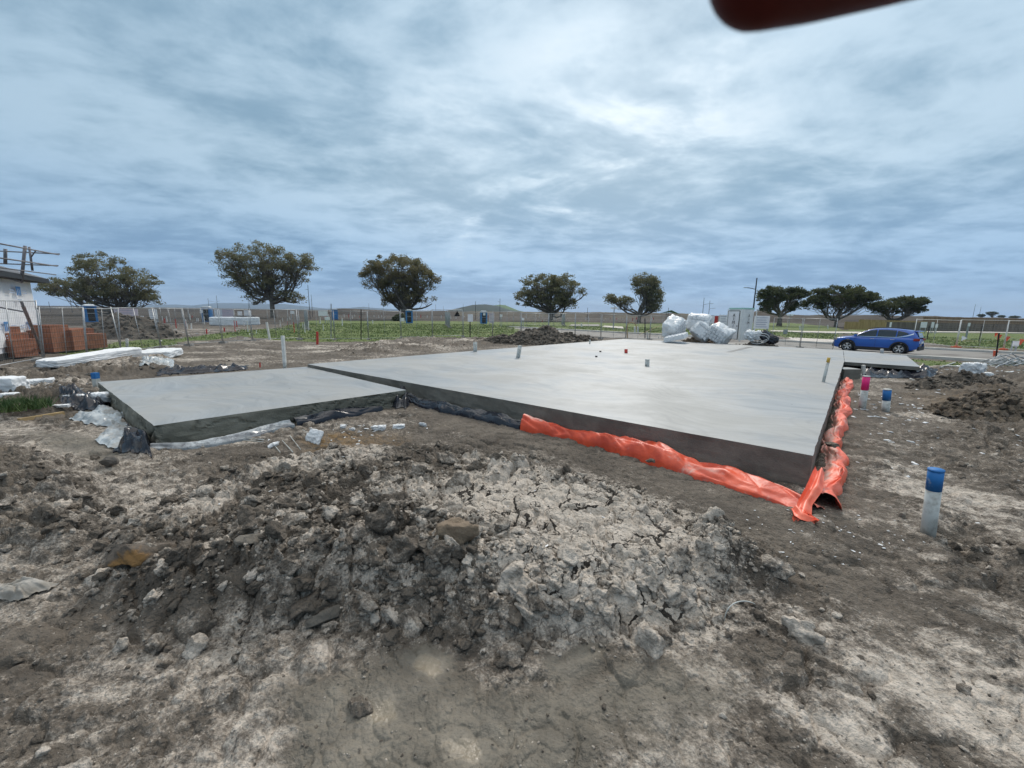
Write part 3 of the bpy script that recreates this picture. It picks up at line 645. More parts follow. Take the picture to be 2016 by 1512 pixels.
sheet('black_plastic_sheet', [(770, 800), (800, 806), (812, 782), (785, 776)], M['bmem'], 'black plastic scrunched into the inner corner where the two slabs meet', 'plastic sheet', amp=.17, seed=51)
berm('clear_plastic_sheet', mid((296, 892, 300, 880), (360, 886, 364, 872), (430, 876, 436, 862), (500, 862, 508, 846), (570, 846, 580, 830)), [.36, .36, .34, .36, .34], [.09, .08, .09, .11, .12], M['gmem'], 'dirty clear plastic strip crumpled along the near edge of the small slab', 'plastic sheet', seed=61, ridges=4)
berm('black_plastic_sheet', mid((575, 842, 582, 828), (630, 832, 638, 818), (690, 822, 698, 808), (745, 812, 752, 800)), [.34, .40, .38, .34], [.15, .19, .17, .13], M['bmem'], 'dusty black plastic flap along the small slab beside the torn foam', 'plastic sheet', seed=66, ridges=3)
sheet('black_plastic_sheet', [(226, 892), (294, 902), (300, 872), (248, 838)], M['bmem'], 'black plastic tent of folds at the near corner of the small slab', 'plastic sheet', amp=.14, seed=71)
sheet('grey_plastic_sheet', [(184, 866), (238, 884), (268, 842), (236, 828)], M['lmem'], 'pale grey plastic corner lying on mud beside the small slab', 'plastic sheet', amp=.03, seed=76)
sheet('grey_plastic_sheet', [(132, 830), (228, 842), (252, 818), (205, 804)], M['lmem'], 'grey plastic sheet with turned edge on mud left of the small slab', 'plastic sheet', amp=.07, seed=81)
sheet('black_plastic_sheet', [(118, 808), (200, 812), (222, 790), (128, 788)], M['bmem'], 'black plastic roll below the blue capped box at slab corner', 'plastic sheet', amp=.13, seed=86)
sheet('grey_plastic_sheet', [(278, 736), (335, 728), (343, 713), (285, 718)], M['lmem'], 'flat grey plastic sheet behind the small slab near long foam block', 'plastic sheet', amp=.05, seed=91)
sheet('black_plastic_sheet', [(292, 741), (480, 728), (492, 720), (330, 731)], M['bmem'], 'long black plastic sheet lying behind the far edge of the small slab', 'plastic sheet', amp=.10, seed=96)
sheet('black_plastic_sheet', [(1668, 742), (1835, 748), (1850, 728), (1680, 724)], M['bmem'], 'black plastic hanging in the hollow under the thin porch slab', 'plastic sheet', amp=.16, seed=101)
sheet('white_cloth', [(-60, 1195), (50, 1185), (120, 1152), (-40, 1160)], pbr('dirty_cloth', (.36, .34, .31), (.22, .20, .17), 9, .8), 'dirty white torn cloth strip lying on mud at left edge', 'cloth', amp=.03, seed=106)
# mud scraps on the right hand sheet
for px, py, s in ((1630, 905, .10), (1250, 872, .05), (880, 795, .07), (1010, 818, .09), (1098, 830, .09), (1278, 920, .07)):
    g = ground_at(px, py); V, F = LUMPS[3][int(px) % 14]; z0 = .25 if px > 1600 else (.2 if px in (1250, 1098) else .1)
    o = np_mesh('mud_lump', V*s*np.array([1, 1, .6])+np.array([g[0], g[1], g[2]+z0]), F, SOIL, attrs=dict(pale=np.full(len(V), .3), wet=np.zeros(len(V)), tan=np.zeros(len(V)), grass=np.zeros(len(V))))
    tag(o, {1630: 'flat grey mud scrap stuck on the faded orange plastic near slab corner', 1250: 'small mud lump resting on the orange plastic sheet', 880: 'pinkish mud lump on the black plastic roll', 1010: 'grey mud lump between black roll and orange sheet', 1098: 'big mud lump holding down the end of orange sheet', 1278: 'pale stone lump on bare mud below orange sheet'}[px], 'mud lump', 'mud lumps on the plastic')

# ------------------------------------------------------------------ rocks on the mound
def rock(px, py, size, seed, cols, label, flat=(1, .85, .75), rz=0, zo=.25):
    g = ground_at(px, py); V, F = lump(3, seed, .34, 4); V = V*(1+.05*fbm(V[:, 0]*9+V[:, 2]*5, V[:, 1]*9-V[:, 2]*4, 3, seed))[:, None]; c, s = math.cos(rz), math.sin(rz); V = V*np.array(flat)*size
    V = V @ np.array([[c, s, 0], [-s, c, 0], [0, 0, 1]]); 
    m = pbr('rock_face', cols[0], cols[1], 4 if size < .24 else 2.6, .92, 1.0, 26, mixlo=.35 if size < .24 else .5, mixhi=.65 if size < .24 else .6)
    o = np_mesh('rock', V, F, m, smooth=False); o.location = (g[0], g[1], g[2]+size*zo); tag(o, label, 'rock')
rock(903, 1082, .205, 5, ((.17, .125, .085), (.24, .185, .13)), 'big angular brown rock sitting on the middle of the mound', (1, .8, .85), .4, .62)
rock(272, 1112, .25, 31, ((.125, .10, .078), (.30, .165, .06)), 'rounded rock with orange brown crust at left side of the mound', (1.0, .8, .85), .5, .45)
rock(490, 1075, .10, 19, ((.13, .115, .095), (.17, .15, .125)), 'grey stone half buried in dark clods between the two brown rocks', (1, .9, .9), .2, .3)
rock(640, 1225, .16, 27, ((.11, .10, .085), (.14, .125, .105)), 'smooth grey clay slab at the foot of the mound', (1.3, .4, .4), .7, .2)
rock(215, 918, .12, 33, ((.13, .115, .1), (.10, .09, .08)), 'dark clay boulder below the black plastic at small slab corner', (1, .8, 1), 0, .4)

# ------------------------------------------------------------------ heaps of earth
def heap(name, cx, cy, rx, ry, hgt, rz, label, seed, pale=.12, clods=500, cs=(.06, .2), sharp=1.0, tan=0):
    n = 90; a, b = np.meshgrid(np.linspace(-1.1, 1.1, n), np.linspace(-1.1, 1.1, n), indexing='ij'); c, s = math.cos(rz), math.sin(rz)
    X, Y = cx+c*a*rx-s*b*ry, cy+s*a*rx+c*b*ry
    d = np.hypot(a, b)+.30*fbm(a*2+seed, b*2, 3, seed)
    def hh(X, Y, d):
        e1, _ = worley(X*2.2, Y*2.2, seed+1); e2, _ = worley(X*5.5, Y*5.5, seed+2)
        z = hgt*np.clip(1-d, 0, 1)**sharp*(.75+.5*vn(X*1.1, Y*1.1, seed+3)); k = np.clip((1.05-d)*2.5, 0, 1)
        return z+k*(.22*hgt**.5*(np.clip(1-e1, 0, 1)-.4)+.10*(np.clip(1-e2, 0, 1)-.4)+.10*fbm(X*3, Y*3, 4, seed+4))
    Z = hh(X, Y, d); g = terrain(X.ravel(), Y.ravel())[0].reshape(X.shape); Z = np.where(d > 1.02, g-.08, np.maximum(g-.05, g*np.clip(d, 0, 1)+Z))
    V = np.stack([X, Y, Z], -1).reshape(-1, 3); F = grid_faces(n, n); Pp = np.full(len(V), pale)+.25*(vn(V[:, 0]*3, V[:, 1]*3, seed+6)-.5)
    r = np.random.RandomState(seed); i = r.randint(0, n*n, clods); k = d.ravel()[i] < 1.05; i = i[k]
    size = r.uniform(cs[0], cs[1], len(i))*r.uniform(.5, 1, len(i)); p = V[i]+r.normal(size=(len(i), 3))*np.array([.05, .05, .02])
    V2, F2, P2 = scatter(p[:, 0], p[:, 1], p[:, 2], size, 2, np.clip(r.normal(pale, .12, len(i)), 0, 1))
    F = np.concatenate([F[:, [0, 1, 2]], F[:, [0, 2, 3]]])
    V, F, P = join([(V, F, Pp), (V2, F2, P2)]); z_ = np.zeros(len(V))
    o = np_mesh(name, V, F, SOIL, smooth=False, attrs=dict(pale=np.clip(P, 0, 1), wet=z_, tan=z_+tan, grass=z_)); return tag(o, label, 'soil heap', kind='thing')
def G(px, py): return at(px, py, 0)[:2]
q = at_y(1072, 655, 29.5); heap('soil_heap', q[0], q[1], 4.6, 1.7, .95, .25, 'long dark brown soil heap behind the far edge of the large slab', 201, .10, 1400, (.08, .26))
q = G(212, 668); heap('soil_heap', q[0]-.5, q[1]+1.5, 3.6, 2.2, 1.5, .5, 'dark soil heap behind the leaning wire fence beside brick stacks', 211, .05, 900, (.08, .24))
q = at_y(1382, 662, 27.8); heap('soil_heap', q[0], q[1], 1.7, .9, .75, -.7, 'reddish brown soil heap under the white foam bags', 221, .04, 300, (.06, .2), tan=.5)
q = at_y(1495, 676, 25.4); heap('soil_heap', q[0], q[1], 1.7, .8, .55, -.75, 'rubble heap in front of the white toilet cabinet with black bag on it', 231, .15, 420, (.05, .18))
q = G(1955, 815); heap('soil_heap', q[0]+.2, q[1], 1.5, .9, .55, .2, 'dark clay heap with fibrous clods near the right edge', 241, .12, 600, (.04, .15), tan=.25)
q = G(1890, 765); heap('soil_heap', q[0], q[1], 1.6, .6, .45, .1, 'low clay heap beside the porch slab carrying a white plastic bag', 251, .10, 350, (.04, .13))
q = G(1300, 1240); 

# ------------------------------------------------------------------ road, kerbs, paths
def strip(name, poly, mat, z=.004, thick=.0, kind='structure'):
    mb = MB(); n = len(poly)
    if thick: mb.prism(poly, z-thick, z)
    else: mb.raw([(p[0], p[1], z) for p in poly], [tuple(range(n))])
    o = mb.build(name, mat); o['kind'] = kind; return o
M['road'] = pbr('road_surface', (.23, .215, .195), (.10, .085, .075), .35, .85, .3, 20, mixlo=.48, mixhi=.66, aniso=(1, 1, 1))
M['kerb'] = pbr('kerb_concrete', (.60, .58, .54), (.46, .44, .40), 1.2, .8, .2, 20)
M['path'] = pbr('path_concrete', (.62, .56, .50), (.52, .47, .42), .6, .85)
def uv(u, v): return RN*u+RD*v
strip('road', [uv(32.75, -45), uv(32.75, 60), uv(41.6, 60), uv(41.6, -45)], M['road'], -.02)
strip('kerb', [uv(32.3, -12), uv(32.3, 60), uv(32.7, 60), uv(32.7, -12)], M['kerb'], .10, .15)
strip('kerb', [uv(41.65, -45), uv(41.65, 60), uv(42.15, 60), uv(42.15, -45)], M['kerb'], .12, .18)
strip('footpath', [uv(42.3, 2), uv(42.3, 60), uv(43.6, 60), uv(43.6, 2)], M['path'], .03, .05)
def ppoly(name, px, mat, z=.03, thick=.0):
    return strip(name, [at(a, b, z)[:2] for a, b in px], mat, z, thick)
ppoly('driveway', [(1535, 667), (1555, 664), (1640, 668.5), (1645, 673), (1590, 672)], M['path'], .08, .1)
ppoly('footpath', [(1515, 652), (1640, 655.5), (1740, 656), (1740, 653.5), (1640, 652.5), (1520, 650)], M['path'], .1, .12)
ppoly('footpath', [(1825, 653.5), (2030, 655.5), (2030, 653.5), (1825, 652)], M['path'], .1, .12)
ppoly('footpath', [(1185, 643), (1228, 646.5), (1226, 643), (1190, 641)], M['path'], .1, .12)
ppoly('footpath', [(1120, 641), (1180, 641.5), (1180, 638.5), (1125, 638.5)], pbr('gravel_path', (.35, .33, .30), (.25, .24, .22), 1, .9), .1, .12)

# ------------------------------------------------------------------ grass blades
def build_grass():
    n = 90000; rr = 14+np.abs(rng.normal(0, 1, n))*0+rng.uniform(0, 1, n)**1.0*56; aa = np.radians(rng.uniform(-60, 62, n)); x, y = rr*np.sin(aa), rr*np.cos(aa)
    k = masks(x, y); cl = vn(x*.8, y*.8, 301); s = (k['grass']*(.35+cl) > rng.uniform(.25, 1.0, n)) & (k['slab'] < .01) & (k['road'] < .3)
    x, y, cl = x[s], y[s], cl[s]; z, _ = terrain(x, y); m = len(x); r = np.hypot(x, y)
    h = rng.uniform(.035, .10, m)*(.5+cl)*np.clip(r/30, .6, 1.5); w = rng.uniform(.02, .05, m)*np.clip(r/26, .5, 2); th = rng.uniform(0, 6.28, m); ln = rng.normal(0, .35, (m, 2))*h[:, None]
    a = np.stack([x-w*np.cos(th), y-w*np.sin(th), z-.01], 1); b = np.stack([x+w*np.cos(th), y+w*np.sin(th), z-.01], 1); c = np.stack([x+ln[:, 0], y+ln[:, 1], z+h], 1)
    V = np.stack([a, b, c], 1).reshape(-1, 3)
    o = np_mesh('grass', V, np.arange(3*m).reshape(-1, 3), pbr('grass_blades', (.13, .19, .045), (.26, .28, .10), .6, .7, mixlo=.35, mixhi=.7), smooth=False)
    tag(o, 'rough green grass growing over the vacant lots', 'grass', kind='stuff')
    # weed clump at the left edge
build_grass()
def tuft(px, py, label, n=500, R=.4, hh=.16):
    g = ground_at(px, py); r = np.random.RandomState(int(px)+3); V = []; F = []
    for i in range(n):
        a, d = r.uniform(0, 6.28), R*r.uniform()**.6; x, y = g[0]+d*math.cos(a)*1.5, g[1]+d*math.sin(a); h = hh*r.uniform(.4, 1); th = r.uniform(0, 6.28); w = .012
        l = r.normal(0, .5*h, 2); o = len(V); V += [(x-w*math.cos(th), y-w*math.sin(th), g[2]-.03), (x+w*math.cos(th), y+w*math.sin(th), g[2]-.03), (x+l[0], y+l[1], g[2]+h)]; F.append((o, o+1, o+2))
    tag(np_mesh('weed', V, F, pbr('weed_leaf', (.03, .075, .015), (.08, .12, .03), 3, .7), smooth=False), label, 'plant', kind='thing')
tuft(18, 800, 'green weed clump on bare soil at the left edge', 900, .45, .2)
tuft(40, 775, 'small green weed in front of the white foam pieces at left', 300, .25, .12)

# ------------------------------------------------------------------ temporary wire fence panels
def make_panel(w=2.4, h=2.1):
    root = empty('fence_panel', (0, 0, 0), 'x', 'fence panel')
    f = MB(); r = .02
    for x in (.03, w-.03): f.tube([(x, 0, .02), (x, 0, h+.02)], r, 6)
    for z in (.12, h-.02): f.tube([(.03, 0, z), (w-.03, 0, z)], .016, 6)
    f.tube([(w/2, 0, .12), (w/2, 0, h-.02)], .012, 6)
    f.build('frame', M['galv'], root, True)
    m = MB(); nx = 34
    for i in range(1, nx): m.tube([(.03+(w-.06)*i/nx, .006, .12), (.03+(w-.06)*i/nx, .006, h-.03)], .0021, 3, False)
    for i in range(1, 11): m.tube([(.03, -.004, .12+(h-.15)*i/11), (w-.03, -.004, .12+(h-.15)*i/11)], .0021, 3, False)
    m.build('wire_mesh', M['wire'], root)
    for x in (0.0, w):
        fb = MB(); fb.box((x, 0, .05), (.24, .56, .12), taper=.86).build('foot', pbr('block_foot', (.30, .29, .27), (.22, .2, .18), 6, .9), root)
    return root
PANEL = None
def fence(nodes, label, group, first=0, z=None, step=2.42, lean=0):
    """panels in a row along a plan polyline; label is a function of the panel's index"""
    global PANEL
    P = [np.array(p[:2]) for p in nodes]; out = []; i = 0
    for a, b in zip(P[:-1], P[1:]):
        L = np.linalg.norm(b-a); n = max(1, int(round(L/step))); d = (b-a)/L
        for k in range(n):
            p = a+d*L*k/n; zz = gz(*(p+d*.3)) if z is None else z; rz = math.atan2(d[1], d[0])
            rot = (lean+random.uniform(-.03, .03), random.uniform(-.012, .012), rz)
            if PANEL is None:
                PANEL = make_panel(); o = PANEL; o.location = (p[0], p[1], zz); o.rotation_euler = rot
            else: o = clone(PANEL, (p[0], p[1], zz), rot)
            o.scale = (L/n/2.4, 1, 1); o['label'] = label(i); o['group'] = group; out.append(o); i += 1
    return out
ORD = ['first', 'second', 'third', 'fourth', 'fifth', 'sixth', 'seventh', 'eighth', 'ninth', 'tenth', 'eleventh', 'twelfth', 'thirteenth', 'fourteenth']
FL = [at(-40, 748)[:2], at(88, 722)[:2], at(240, 700)[:2]]
fence(FL, lambda i: ['grey wire fence panel cut by the left picture edge in front of house wrap', 'grey wire fence panel leaning in front of the brick stacks', 'grey wire fence panel right of the brick stacks behind long foam block', 'grey wire fence panel meeting the corner post behind the foam blocks'][min(i, 3)], 'wire fence panels along the left boundary', lean=.06)
fence([at(240, 700)[:2], at(318, 686)[:2], at(372, 681)[:2], at(497, 672)[:2], at(590, 669)[:2]], lambda i: ORD[i]+' wire fence panel after the corner beside the second foam block, left side', 'wire fence panels along the left boundary', lean=-.05)
BF0, BF1 = at(590, 669)[:2], at(1325, 668)[:2]
fence([BF0, BF1], lambda i: ORD[i]+' wire panel of the back fence counting from the leaning white stake', 'wire fence panels along the back boundary')
fence([at(1518, 679)[:2], at(1640, 690)[:2]], lambda i: 'street side wire fence panel '+['right of the big white sign', 'in front of the car bonnet', 'hidden partly by the car'][min(i, 2)], 'wire fence panels by the street')
rp = fence([at(1795, 677)[:2], at(1882, 684)[:2], at(1975, 689)[:2], at(2080, 696)[:2]], lambda i: ['pale wire fence panel behind the tail of the car', 'pale wire fence panel across the road left of orange flags', 'pale wire fence panel with orange feet behind the flag line', 'pale wire fence panel at the right picture edge'][min(i, 3)], 'wire fence panels across the road')
om_ = pbr('orange_foot', (.75, .14, .05), (.6, .1, .04), 6, .7)
for o in rp:
    for c in o.children:
        if c.name.startswith('foot'): c.data = c.data.copy(); c.data.materials[0] = om_
        if c.name.startswith('frame'): c.data = c.data.copy(); c.data.materials[0] = M['whitepost']
fence([at(528, 650)[:2], at(608, 650)[:2]], lambda i: ORD[i]+' wire panel of the distant lot fence by the white wrapped pallet', 'wire panels of the distant left lot')
fence([at(608, 650)[:2], at(600, 641)[:2]], lambda i: ORD[i]+' wire panel of the side row running back from the distant lot corner', 'wire panels of the distant left lot')
fence([at(886, 646)[:2], at(877, 639)[:2]], lambda i: ORD[i]+' panel of the short wire row right of the blue toilet under the dense tree', 'wire panels of the middle lot')
fence([at(1068, 641)[:2], at(1112, 642)[:2], at(1106, 637)[:2]], lambda i: ORD[i]+' panel of the greenish wire enclosure behind the long soil heap', 'wire panels of the enclosure under the round tree')

# ------------------------------------------------------------------ posts, stakes and pipes
def pole(name, base, top, r, mats, label, cat, group=None, cap=None, square=False, split=.68, n=14, parts=True):
    """a short pipe or stake, bottom length in one finish and painted top in another; local z up along its lean"""
    b, tp = Vector(base), Vector(top); L = (tp-b).length
    o = empty(name, b, label, cat, group=group); o.rotation_euler = (tp-b).to_track_quat('Z', 'Y').to_euler()
    nn = 4 if square else n
    if len(mats) == 1:
        MB().tube([(0, 0, -.12), (0, 0, L)], r, nn).build('shaft', mats[0], o, not square)
    else:
        MB().tube([(0, 0, -.12), (0, 0, L*split)], r, nn).build('shaft', mats[0], o, not square)
        MB().tube([(0, 0, L*split-.001), (0, 0, L)], r*1.015, nn).build('painted_top', mats[1], o, not square)
    if cap: MB().tube([(0, 0, L-.004), (0, 0, L+.012)], r*1.06, nn).build('cap', cap, o, not square)
    return o
def pipe(px0, py0, px1, py1, wpx, mats, label, cat='pipe', z=None, **k):
    g = ground_at(px0, py0) if z is None else at(px0, py0, z)
    tp = at_y(px1, py1, g[1]); return pole(k.pop('name', 'pipe'), g, tp, wpx*pxm(g[1]*1.0)/2*g[1]/math.hypot(g[0], g[1]), mats, label, cat, **k)
pipe(1827, 1050, 1843, 926, 37, [M['pvc'], M['blue']], 'big white pipe with blue painted top standing in churned mud at right', cap=M['blue'], split=.70, n=24)
pipe(1697, 805, 1706, 741, 16, [M['pvc'], M['pink']], 'white pipe with bright pink painted top beside the faded orange plastic', split=.58, cap=M['pvc'], n=20)
pipe(1743, 810, 1747, 767, 18, [M['pvc'], M['blue']], 'short pipe with blue top and white rim next to the pink topped pipe', split=.50, cap=M['pvc'], n=20)
pipe(1621, 752, 1632, 704, 7, [M['pvc'], M['yellow']], 'slim leaning pipe with yellow top near the right edge of the large slab', z=ZS, split=.8)
pipe(1020, 704, 1023.5, 681, 8, [M['pvc']], 'white pipe stub in the middle of the large slab, tallest of them', z=ZS, cap=M['pvc'])
pipe(935.5, 692, 935.5, 674, 7.5, [M['pvc']], 'white pipe stub at the far left edge of the large slab', z=ZS, cap=M['pvc'])
pipe(1274, 720.5, 1274.5, 708, 9, [M['pvc']], 'short fat white pipe stub nearest the middle right of the large slab', z=ZS, cap=M['pvc'])
pipe(1232.5, 695, 1232.5, 688, 6.5, [M['red']], 'short red capped pipe stub on the large slab', z=ZS, cap=M['red'])
pipe(1161, 677, 1161.5, 669, 2.6, [M['pvc']], 'thin white pipe stub at the far edge of the large slab by the soil heap', z=ZS)
pipe(561, 721, 556.5, 661, 8, [M['pvc'], M['whitepost']], 'tall white stake rising from the far edge of the small slab', cat='stake', z=ZG, name='stake', split=.12, square=True)
pipe(1742, 738, 1742.5, 714, 9, [M['kerb'], pbr('navy_paint', (.03, .045, .08), rough=.6)], 'grey stump with dark painted top under the porch slab edge', split=.4)
pipe(1700, 742, 1700, 719, 9, [M['kerb']], 'square grey concrete pier holding up the porch slab', cat='pier', name='pier', square=True)
pipe(1736, 698, 1736.5, 687, 7, [M['galv']], 'grey pipe stub behind the porch slab in front of the car door', z=.15)
pipe(531, 669, 525, 634, 5, [M['whitepost']], 'leaning white stake at the back fence near tall street lamps', cat='stake', name='stake', square=True)
pipe(250, 688, 250, 667, 6.5, [M['pvc']], 'white pipe stub behind the leaning fence near the second foam block')
for i, (x0, y0, y1, w, mm, lb) in enumerate([(625, 678, 653, 5, 'red', 'orange peg standing between the slabs and the back fence'), (512, 724, 714, 3, 'red', 'small orange peg at the far edge of the small slab'), (607, 648, 632, 3.5, 'whitepost', 'white stake beside the distant wire row corner'), (674, 641, 627, 2.4, 'whitepost', 'white stake in the grass left of the blue toilet by tree'), (734, 637, 630, 2.2, 'whitepost', 'short white stake in grass below the dense tree'), (407, 657, 648, 3.2, 'red', 'red peg in the dirt left of white wrapped pallet'), (442, 653, 645, 3, 'red', 'red peg in front of the white wrapped pallet'), (377, 648, 637, 3, 'whitepost', 'white stake in the dirt left of the blue toilet with dark door'), (324, 636, 627, 3.5, 'red', 'red peg beside the upright document board'), (505, 657, 650, 2, 'whitepost', 'thin white stake below the wrapped pallet'), (1145, 644, 637, 3.5, 'whitepost', 'white marker block beside the gravel path behind soil heap'), (1250, 655, 643, 4, 'whitepost', 'left white marker post by the round hoop'), (1256, 655, 643, 4, 'whitepost', 'right white marker post by the round hoop'), (1235, 666, 641, 2.5, 'timber', 'thin timber stake behind the back fence by the white bags'), (1575, 649, 642, 3.2, 'whitepost', 'white stake in grass left of the flat topped trees car side'), (1630, 648, 640, 2.6, 'whitepost', 'white stake in grass before the flat topped tree'), (1681, 643, 638, 2, 'timber', 'small timber peg before the timber fence'), (1712, 648, 641, 3.5, 'whitepost', 'white stake just above the car bonnet'), (1275, 667, 653, 3.5, 'kerb', 'grey post beside the flat foam pod'), (1297, 667.5, 662, 2, 'whitepost', 'small white peg touching the slab edge near flat foam pod')]):
    pipe(x0, y0, x0-.4, y1, w, [M[mm]], lb, cat='stake', name='stake', square=True)
def picket(px, py0, py1, label, mat='black', w=2.2, dx=0, cat='star picket', name='star_picket'):
    g = ground_at(px, py0); tp = at_y(px+dx, py1, g[1]); o = empty(name, g, label, cat, group='steel pickets of the fences'); v = Vector(tp)-Vector(g); o.rotation_euler = v.to_track_quat('Z', 'Y').to_euler(); L = v.length; s = max(.018, w*pxm(g[1])/2)
    m = MB()
    for a in (0, 2.094, 4.189): m.box((math.cos(a)*s/2, math.sin(a)*s/2, L/2-.05), (s, .006, L+.1), Matrix.Rotation(a, 3, 'Z'))
    m.build('steel', M[mat], o); return o
picket(711, 669, 609, 'black steel picket of the back fence behind the tall white stake')
picket(652, 668, 598, 'tall galvanised picket rising above the back fence', 'galv')
picket(925.5, 666, 620, 'black steel picket carrying the two page notice')
picket(1270, 666, 627, 'dark steel picket left of the white foam bags')
picket(1961, 704, 656, 'black steel picket leaning at the orange flags', w=2.6, dx=6)
picket(1927, 672, 642, 'dark steel picket in grass beyond the road', w=1.6, dx=7)
picket(1825, 668, 641, 'dark steel picket behind the rear window of the car', w=1.8, dx=5)

fence([at(690, 626)[:2], at(760, 625.5)[:2]], lambda i: ORD[i % 14]+' far wire panel behind the small plain blue toilet', 'far wire panels left of the dense tree')
fence([at(318, 640)[:2], at(420, 636)[:2]], lambda i: ORD[i % 14]+' far wire panel in the dirt lot left of the wrapped pallet', 'far wire panels of the dirt lot')
fence([at(1010, 640)[:2], at(1062, 641)[:2]], lambda i: ORD[i % 14]+' far wire panel between the pink board and the greenish enclosure', 'far wire panels by the enclosure')
fence([at(1320, 640)[:2], at(1400, 641)[:2]], lambda i: ORD[i % 14]+' far wire panel behind the white foam bags', 'far wire panels behind the bags')
for i in range(90):
    px, py = (random.uniform(320, 640), random.uniform(626, 656)) if i < 40 else ((random.uniform(640, 1000), random.uniform(623, 628)) if i < 70 else (random.uniform(1010, 1300), random.uniform(628, 634)))
    g = at(px, py, 0); kd = random.random(); hh_ = random.uniform(.4, 1.1); w_ = random.uniform(.04, .07)*g[1]/40
    lb = 'small white survey stake among many on the distant lots' if kd < .7 else 'small orange survey stake among the white ones on the distant lots'
    tag(MB().box((0, 0, hh_/2-.05), (w_, w_, hh_+.1), taper=.8).build('survey_stake', M['whitepost'] if kd < .7 else M['red']), lb, 'stake', 'survey stakes on the distant lots').location = tuple(map(float, g))

# ------------------------------------------------------------------ gum trees
M['bark'] = pbr('gum_bark', (.10, .085, .07), (.20, .175, .15), 2.5, .9, .5, 14)
def leaf_mat(name, a, b):
    m = pbr(name, a, b, .55, .75, mixlo=.3, mixhi=.7, spec=.25); nt = m.node_tree
    pb = [n for n in nt.nodes if n.type == 'BSDF_PRINCIPLED'][0]; om = [n for n in nt.nodes if n.type == 'OUTPUT_MATERIAL'][0]
    tr = nt.nodes.new('ShaderNodeBsdfTranslucent'); mx = nt.nodes.new('ShaderNodeMixShader'); mx.inputs[0].default_value = .42
    nt.links.new(pb.inputs['Base Color'].links[0].from_socket, tr.inputs[0]); nt.links.new(pb.outputs[0], mx.inputs[1]); nt.links.new(tr.outputs[0], mx.inputs[2]); nt.links.new(mx.outputs[0], om.inputs[0]); return m
M['leafA'] = leaf_mat('gum_leaf_olive', (.15, .155, .08), (.27, .25, .15))
M['leafB'] = leaf_mat('gum_leaf_brown', (.14, .135, .065), (.25, .215, .12))
M['leafC'] = leaf_mat('gum_leaf_dark', (.062, .078, .04), (.125, .135, .065))
